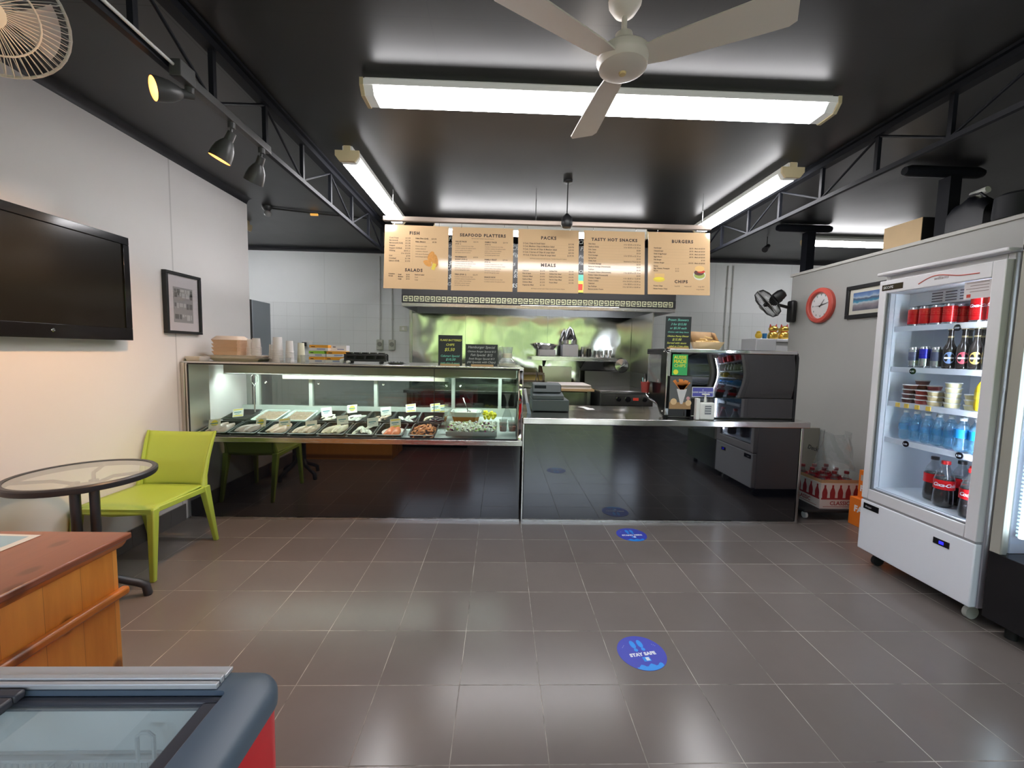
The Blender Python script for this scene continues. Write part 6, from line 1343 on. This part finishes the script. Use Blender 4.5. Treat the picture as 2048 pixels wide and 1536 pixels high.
def pet(name, lab, x, y, z, r, h, body, liq, cap, label, grp, level=.8, lz=(.35, .55), txt=None, rz=0):
    t = T(name, lab, 'bottle', (x, y, z), group=grp); t.rotation_euler.z = rz
    pr_ = [(0, .004), (r*.55, .0), (r*.9, .008), (r, .03), (r*.96, h*.30), (r*.90, h*.42), (r*.98, h*.55), (r*.97, h*.63), (r*.75, h*.76), (r*.42, h*.87), (r*.36, h*.93)]
    MB(body).lathe(pr_, n=22, close=False).obj('bottle_wall', t, world=False)
    pl_ = [(a*.94, b+.002) for a, b in pr_ if b < h*level]; pl_.append((0, pl_[-1][1]))
    MB(liq).lathe(pl_, n=20, close=False).obj('drink', t, world=False)
    MB(cap).lathe([(r*.44, h*.93), (r*.44, h*.995), (r*.40, h), (0, h)], n=18).obj('cap', t, world=False)
    MB(label).lathe([(r*.99+.0008, h*lz[0]), (r*.965+.001, h*(lz[0]+lz[1])/2), (r*.99+.001, h*lz[1])], n=24, close=False).obj('label', t, world=False)
    if txt:
        m = MB(SWH); m.text(txt, r*.6, 0, 0, .0002, 'CENTER', r*.014, .82, shear=.3)
        m.v = [(-(r*1.01+.0016-v[1])*math.cos(v[0]/r), -(r*1.01+.0016-v[1])*math.sin(v[0]/r), v[2]+h*(lz[0]+lz[1])/2-r*.2) for v in m.v]; m.obj('lettering', t, world=False)
    return t
WB = pane('water bottle plastic', (.78, .90, .97), 1.45, .05, .06, (.5, .7, .85)); WQ = M('blue bottled water', (.20, .50, .68), .1, alpha=.22); CAPW = M('white bottle cap', (.74, .76, .76), .4); WLAB = M('clear blue label', (.08, .34, .66), .35, alpha=.4)
S2 = LV[1]+.0065; w0 = None
for j, x in enumerate((2.74, 2.82)):
    for i in range(6):
        lab = 'clear water bottle with white cap, %s from the hinge side, %s row' % (words[i], ('front', 'rear')[j])
        y = 2.69-.07*i
        if j == 0 and i > 4: continue
        if w0 is None: w0 = pet('water_bottle', lab, x, y, S2, .034, .195, WB, WQ, CAPW, WLAB, 'water bottles on the fourth shelf')
        else: dup(w0, (x, y, S2), label=lab)
LB = M('bright blue water label', (.02, .28, .72), .35); 
for i, y in enumerate((2.325, 2.245, 2.175)):
    pet('water_bottle', 'water bottle with bright blue and white label, %s from the plain ones' % words[i], 2.715, y, S2, .036, .198, WB, WQ, CAPW, LB, 'water bottles on the fourth shelf', .8, (.42, .68))
pet('juice_bottle', 'yellow drink bottle beside the pale cream tubs on the third shelf', 2.71, 2.235, S3, .036, .20, M('yellow drink plastic', (.75, .50, .02), .2), M('yellow drink', (.72, .45, .02), .2), BLKP, M('yellow label', (.80, .60, .04), .4), None, .8)
PETC = pane('clear cola bottle', (.75, .75, .76), 1.45, .02, .04); COLA = M('dark cola', (.012, .006, .005), .08); CAPR = M('red bottle cap', (.60, .02, .02), .4); RLB = M('red cola label', (.66, .01, .015), .35)
S1 = .5565; CAPK = M('black bottle cap', (.02, .02, .02), .4)
pet('cola_bottle', 'cola bottle with black cap and red label at the fridge bottom', 2.80, 2.535, S1, .047, .285, PETC, COLA, CAPK, RLB, 'cola bottles at the fridge bottom', .72, (.42, .62), None, 0)
pet('cola_bottle', 'cola bottle with red cap and large white script label', 2.745, 2.42, S1, .049, .285, PETC, COLA, CAPR, RLB, 'cola bottles at the fridge bottom', .72, (.40, .60), 'Coca-Cola', R(41))
pet('cola_bottle', 'cola bottle with black cap standing behind the script label', 2.86, 2.43, S1, .047, .285, PETC, COLA, CAPK, RLB, 'cola bottles at the fridge bottom', .72, (.42, .62))
pet('cola_bottle', 'cola bottle with red cap, second from the script label', 2.80, 2.315, S1, .047, .28, PETC, COLA, CAPR, RLB, 'cola bottles at the fridge bottom', .72, (.42, .62))
pet('cola_bottle', 'cola bottle with partly hidden script by the door edge', 2.70, 2.235, S1, .049, .285, PETC, COLA, CAPR, RLB, 'cola bottles at the fridge bottom', .72, (.40, .60), 'Coca-Cola', R(41))

# ------------------------------------------------------------------ second fridge at the frame edge
t = T('glass_fridge', 'tall cream and black drinks fridge cut by the picture edge', 'fridge', (3.0, 1.7, 0))
CF2 = M('cream grey fridge', (.38, .37, .33), .4)
MB(CF2).box(2.66, 3.36, 2.035, 2.06, .45, 2.24).box(2.66, 3.36, 1.30, 1.325, .45, 2.24).box(3.33, 3.36, 1.3255, 2.0345, .45, 2.24).box(2.66, 3.3295, 1.3255, 2.0345, 2.02, 2.24).obj('cabinet', t)
MB(M('fridge header white', (.55, .54, .50), .4)).box(2.615, 2.658, 1.30, 2.06, 2.045, 2.24).obj('header_sign', t, bevel=.003)
MB(BLKP).box(2.62, 3.36, 1.30, 2.06, .09, .4495).obj('lower_panel', t)
MB(BLKP).box(2.62, 2.658, 1.30, 2.06, 2.02, 2.0445).obj('header_trim', t)
MB(CF2).box(2.618, 2.655, 2.01, 2.058, .452, 2.018).box(2.618, 2.655, 1.30, 1.345, .452, 2.018).obj('door_frame', t, bevel=.003)
MB(FRIDGL).box(2.63, 2.635, 1.3455, 2.0095, .452, 2.018).obj('door_glass', t)
MB(M('second fridge liner', (.60, .64, .76), .4)).box(2.69, 3.32, 2.028, 2.0345, .452, 2.015).box(3.32, 3.3295, 1.33, 2.0275, .452, 2.015).box(2.69, 3.32, 1.3255, 1.332, .452, 2.015).obj('inner_liner', t)
MB(E('second fridge tube', (.78, .92, 1.0), 10.0)).cyl((2.665, 1.965, .56), (2.665, 1.965, 1.96), .012, n=12).obj('lamp_tube', t, label='vertical cold white tube')
m = MB(M('ribbed diffuser', (.55, .72, .75), .2, alpha=.8))
for k in range(70): m.box(2.675, 2.69, 1.985, 1.9995, .56+.02*k, .57+.02*k)
m.obj('ribbed_strip', t)
for z in (.80, 1.10, 1.40, 1.70): MB(SHW).box(2.72, 3.30, 1.34, 2.02, z, z+.008).obj('shelf', t)
for x in (2.72, 3.28):
    for y in (1.36, 2.0): MB(BLKM).cyl((x, y, 0), (x, y, .0895), .025, n=12).obj('foot', t)
i = 0
for z in (.4985, .8085, 1.1085, 1.4085):
    for y in (1.86, 1.74):
        pet('cola_bottle', 'drink bottle inside the cut off second fridge, %s level' % words[i//2], 2.80, y, z if z > .5 else .4525, .036, .21, PETC, COLA if i % 2 else M('orange soda', (.7, .2, .02), .2), CAPR, RLB, 'bottles in the second fridge', .8); i += 1

# ------------------------------------------------------------------ crates and cartons beyond the serving counter
t = T('crate_dolly', 'low black dolly with white wheels under the cola carton', 'dolly', (3.05, 3.85, 0)); MB(BLKM).box(2.74, 3.33, 3.53, 4.22, .075, .10).obj('platform', t, bevel=.006)
for x, y in ((2.80, 3.60), (3.25, 3.60), (2.80, 4.15), (3.25, 4.15)):
    c = MB(BLKM).box(x-.02, x+.02, y-.018, y+.018, .06, .0745).obj('castor', t); k = MB(WHP); k.cyl((x-.011-t.location.x, y-t.location.y, .03), (x+.011-t.location.x, y-t.location.y, .03), .029, n=18); sub(c, 'wheel', k)
def opencarton(name, x0, x1, y0, y1, z0, z1, mat, lab, grp=None, inner=KRAFT):
    t = T(name, lab, 'carton', ((x0+x1)/2, (y0+y1)/2, z0), group=grp); th = .004
    MB(mat).box(x0, x1, y0, y0+th, z0, z1).box(x0, x0+th, y0+th, y1-th, z0, z1).box(x1-th, x1, y0+th, y1-th, z0, z1).box(x0, x1, y1-th, y1, z0, z1).obj('carton_walls', t)
    MB(inner).box(x0+th, x1-th, y0+th, y1-th, z0, z0+th).box(x0+th+.0005, x1-th-.0005, y0+th+.0005, y0+th+.003, z0+th, z1+.03).box(x0+th+.0005, x0+th+.003, y0+th+.003, y1-th-.003, z0+th, z1+.03).obj('kraft_lining', t); return t
WCB = M('white printed carton', (.60, .56, .52), .6); MAR = M('maroon print', (.28, .02, .025), .55); ORC = M('orange soda carton', (.80, .20, .02), .5); NAVY = M('navy print', (.02, .04, .16), .5); TEALC = M('teal carton', (.03, .16, .24), .5)
t = opencarton('cola_carton', 2.90, 3.27, 3.56, 3.95, .1005, .335, WCB, 'white open carton printed with maroon bottles on the dolly')
m = MB(MAR)
def bprint(m, cx, z0, plane, d, s=1.0):
    poly = [(-.024, 0), (.024, 0), (.026, .05), (.02, .075), (.009, .10), (.009, .125), (-.009, .125), (-.009, .10), (-.02, .075), (-.026, .05)]
    if plane == 'xz': m.prism([(cx+a*s, z0+b*s) for a, b in poly], d-.0006, d-.0001, 'xz')
    else: m.prism([(cx+a*s, z0+b*s) for a, b in poly], d-.0006, d-.0001, 'yz')
for k in range(5): bprint(m, 2.94+.072*k, .20, 'xz', 3.56, .95)
for k in range(5): bprint(m, 3.60+.076*k, .20, 'yz', 2.90, .95)
m.box(2.91, 3.26, 3.5594, 3.5599, .185, .20).box(2.8994, 2.8999, 3.57, 3.94, .185, .20)
m.text('CLASSIC', .05, 3.085, .135, .0002, 'CENTER', .001, zoff=-3.5595); m.text('CLASSIC', .05, 3.86, .135, .0002, bold=.001, zoff=-2.8995, plane='yz')
m.box(2.93, 3.24, 3.5594, 3.5599, .118, .122).box(2.8994, 2.8999, 3.60, 3.91, .118, .122); m.obj('bottle_print', t)
cb = None
for j in range(3):
    for i in range(3):
        lab = 'shrink wrapped cola bottle in the white carton, %s in the %s row' % (('left end', 'middle', 'partition end')[i].replace('left end', 'counter end'), ('front', 'middle', 'rear')[j])
        if cb is None: cb = pet('cola_bottle', lab, 2.965+.115*i, 3.64+.12*j, .1055, .044, .32, PETC, COLA, M('shaded red cap', (.16, .01, .015), .5), M('dull red label', (.35, .02, .03), .4), 'cola bottles in the white carton', .8, (.55, .78))  # cap colour darkened to carry the shadow inside the carton
        else: dup(cb, (2.965+.115*i, 3.64+.12*j, .1055), label=lab)
t = opencarton('water_carton', 2.72, 2.889, 3.85, 4.18, .1005, .33, TEALC, 'teal and navy open carton behind the white carton'); m = MB(NAVY); m.lathe([(0, 0), (.085, 0), (.085, .0006), (0, .0006)], (2.7195, 4.0, .22), (-1, 0, 0), 24).lathe([(0, 0), (.078, 0), (.078, .0006), (0, .0006)], (2.805, 3.8498, .215), (0, -1, 0), 24); m.use(M('pale blue print', (.25, .45, .60), .5)).text('SPRING', .036, 2.805, .225, .0002, 'CENTER', .0006, zoff=-3.8488); m.text('WATER', .034, 2.805, .19, .0002, 'CENTER', .0006, zoff=-3.8488); m.obj('water_print', t)
cb2 = dup(cb, (2.765, 3.92, .1055), label='cola bottle in the teal carton, front corner', group='cola bottles in the teal carton')
dup(cb, (2.845, 3.94, .1055), label='cola bottle in the teal carton beside the white carton', group='cola bottles in the teal carton'); dup(cb, (2.80, 4.06, .1055), label='cola bottle in the rear of the teal carton', group='cola bottles in the teal carton')
t = T('soda_carton', 'lower orange printed soda carton beside the drinks fridge', 'carton', (3.3, 3.25, 0), group='orange soda cartons'); MB(ORC).box(3.12, 3.385, 3.08, 3.50, .001, .245).obj('carton_body', t, bevel=.003); m = MB(M('dark green print', (.05, .12, .03), .5)).text('FANTA', .06, 3.13, .16, .0002, bold=.002, zoff=-3.0795); m.use(SWH); m.text('FANTA', .075, 3.45, .13, .0002, bold=.003, zoff=-3.1195, plane='yz'); m.obj('print', t)
t = T('soda_carton', 'upper orange printed soda carton beside the drinks fridge', 'carton', (3.3, 3.3, .246), group='orange soda cartons'); MB(ORC).box(3.16, 3.385, 3.08, 3.47, .2458, .49).obj('carton_body', t, bevel=.003); m = MB(SWH).text('FANTA', .07, 3.45, .31, .0002, bold=.003, zoff=-3.1595, plane='yz'); m.use(M('grey print', (.45, .4, .38), .5)).box(3.1590, 3.1597, 3.38, 3.45, .40, .45); m.obj('print', t)
t = T('kraft_carton', 'brown carton stacked against the counter end, lower one', 'carton', (2.9, 4.5, 0), group='brown cartons by the counter end'); MB(KRAFT).box(2.70, 3.10, 4.28, 4.62, .001, .42).obj('carton_body', t); 
t = T('kraft_carton', 'brown carton stacked against the counter end, middle one', 'carton', (2.9, 4.5, .42), group='brown cartons by the counter end'); MB(KRAFT).box(2.72, 3.10, 4.30, 4.62, .4208, .66).obj('carton_body', t); MB(WHP).box(2.78, 2.88, 4.2988, 4.2998, .52, .60).obj('paper_label', t)
t = T('kraft_carton', 'reddish brown carton topping the stack by the counter end', 'carton', (2.9, 4.5, .66), group='brown cartons by the counter end'); MB(M('reddish carton', (.30, .13, .08), .7)).box(2.71, 3.04, 4.30, 4.60, .6608, .86).obj('carton_body', t)
t = T('white_carton', 'cream carton under the clear plastic bag', 'carton', (3.2, 4.2, 0)); MB(M('cream carton board', (.30, .29, .25), .7)).box(3.12, 3.385, 4.23, 4.5, .001, .72).obj('carton_body', t, bevel=.003)
t = T('plastic_bag', 'large crumpled clear plastic bag on the cola bottles against the partition', 'plastic bag', (3.25, 3.75, .45))
r = random.Random(8); m = MB(pane('crinkled clear film', (.86, .88, .88), 1.5, .15, .12, (.6, .62, .62)))
m.grid(lambda u, v: (3.17+(.15*(1-.35*v)+.02*math.sin(7*u*6.28+v*5))*math.cos(6.28*u)*(1.0), 3.76+(.17*(1-.35*v)+.02*math.sin(5*u*6.28+v*9))*math.sin(6.28*u), .43+.32*v+.03*math.sin(11*u+v*3)), 40, 10); m.obj('crumpled_film', t)
m = MB(BLK)
m.text('Deck', .06, 3.88, .58, .0003, bold=.001, zoff=-2.995, plane='yz', shear=.3); m.obj('lettering', t)
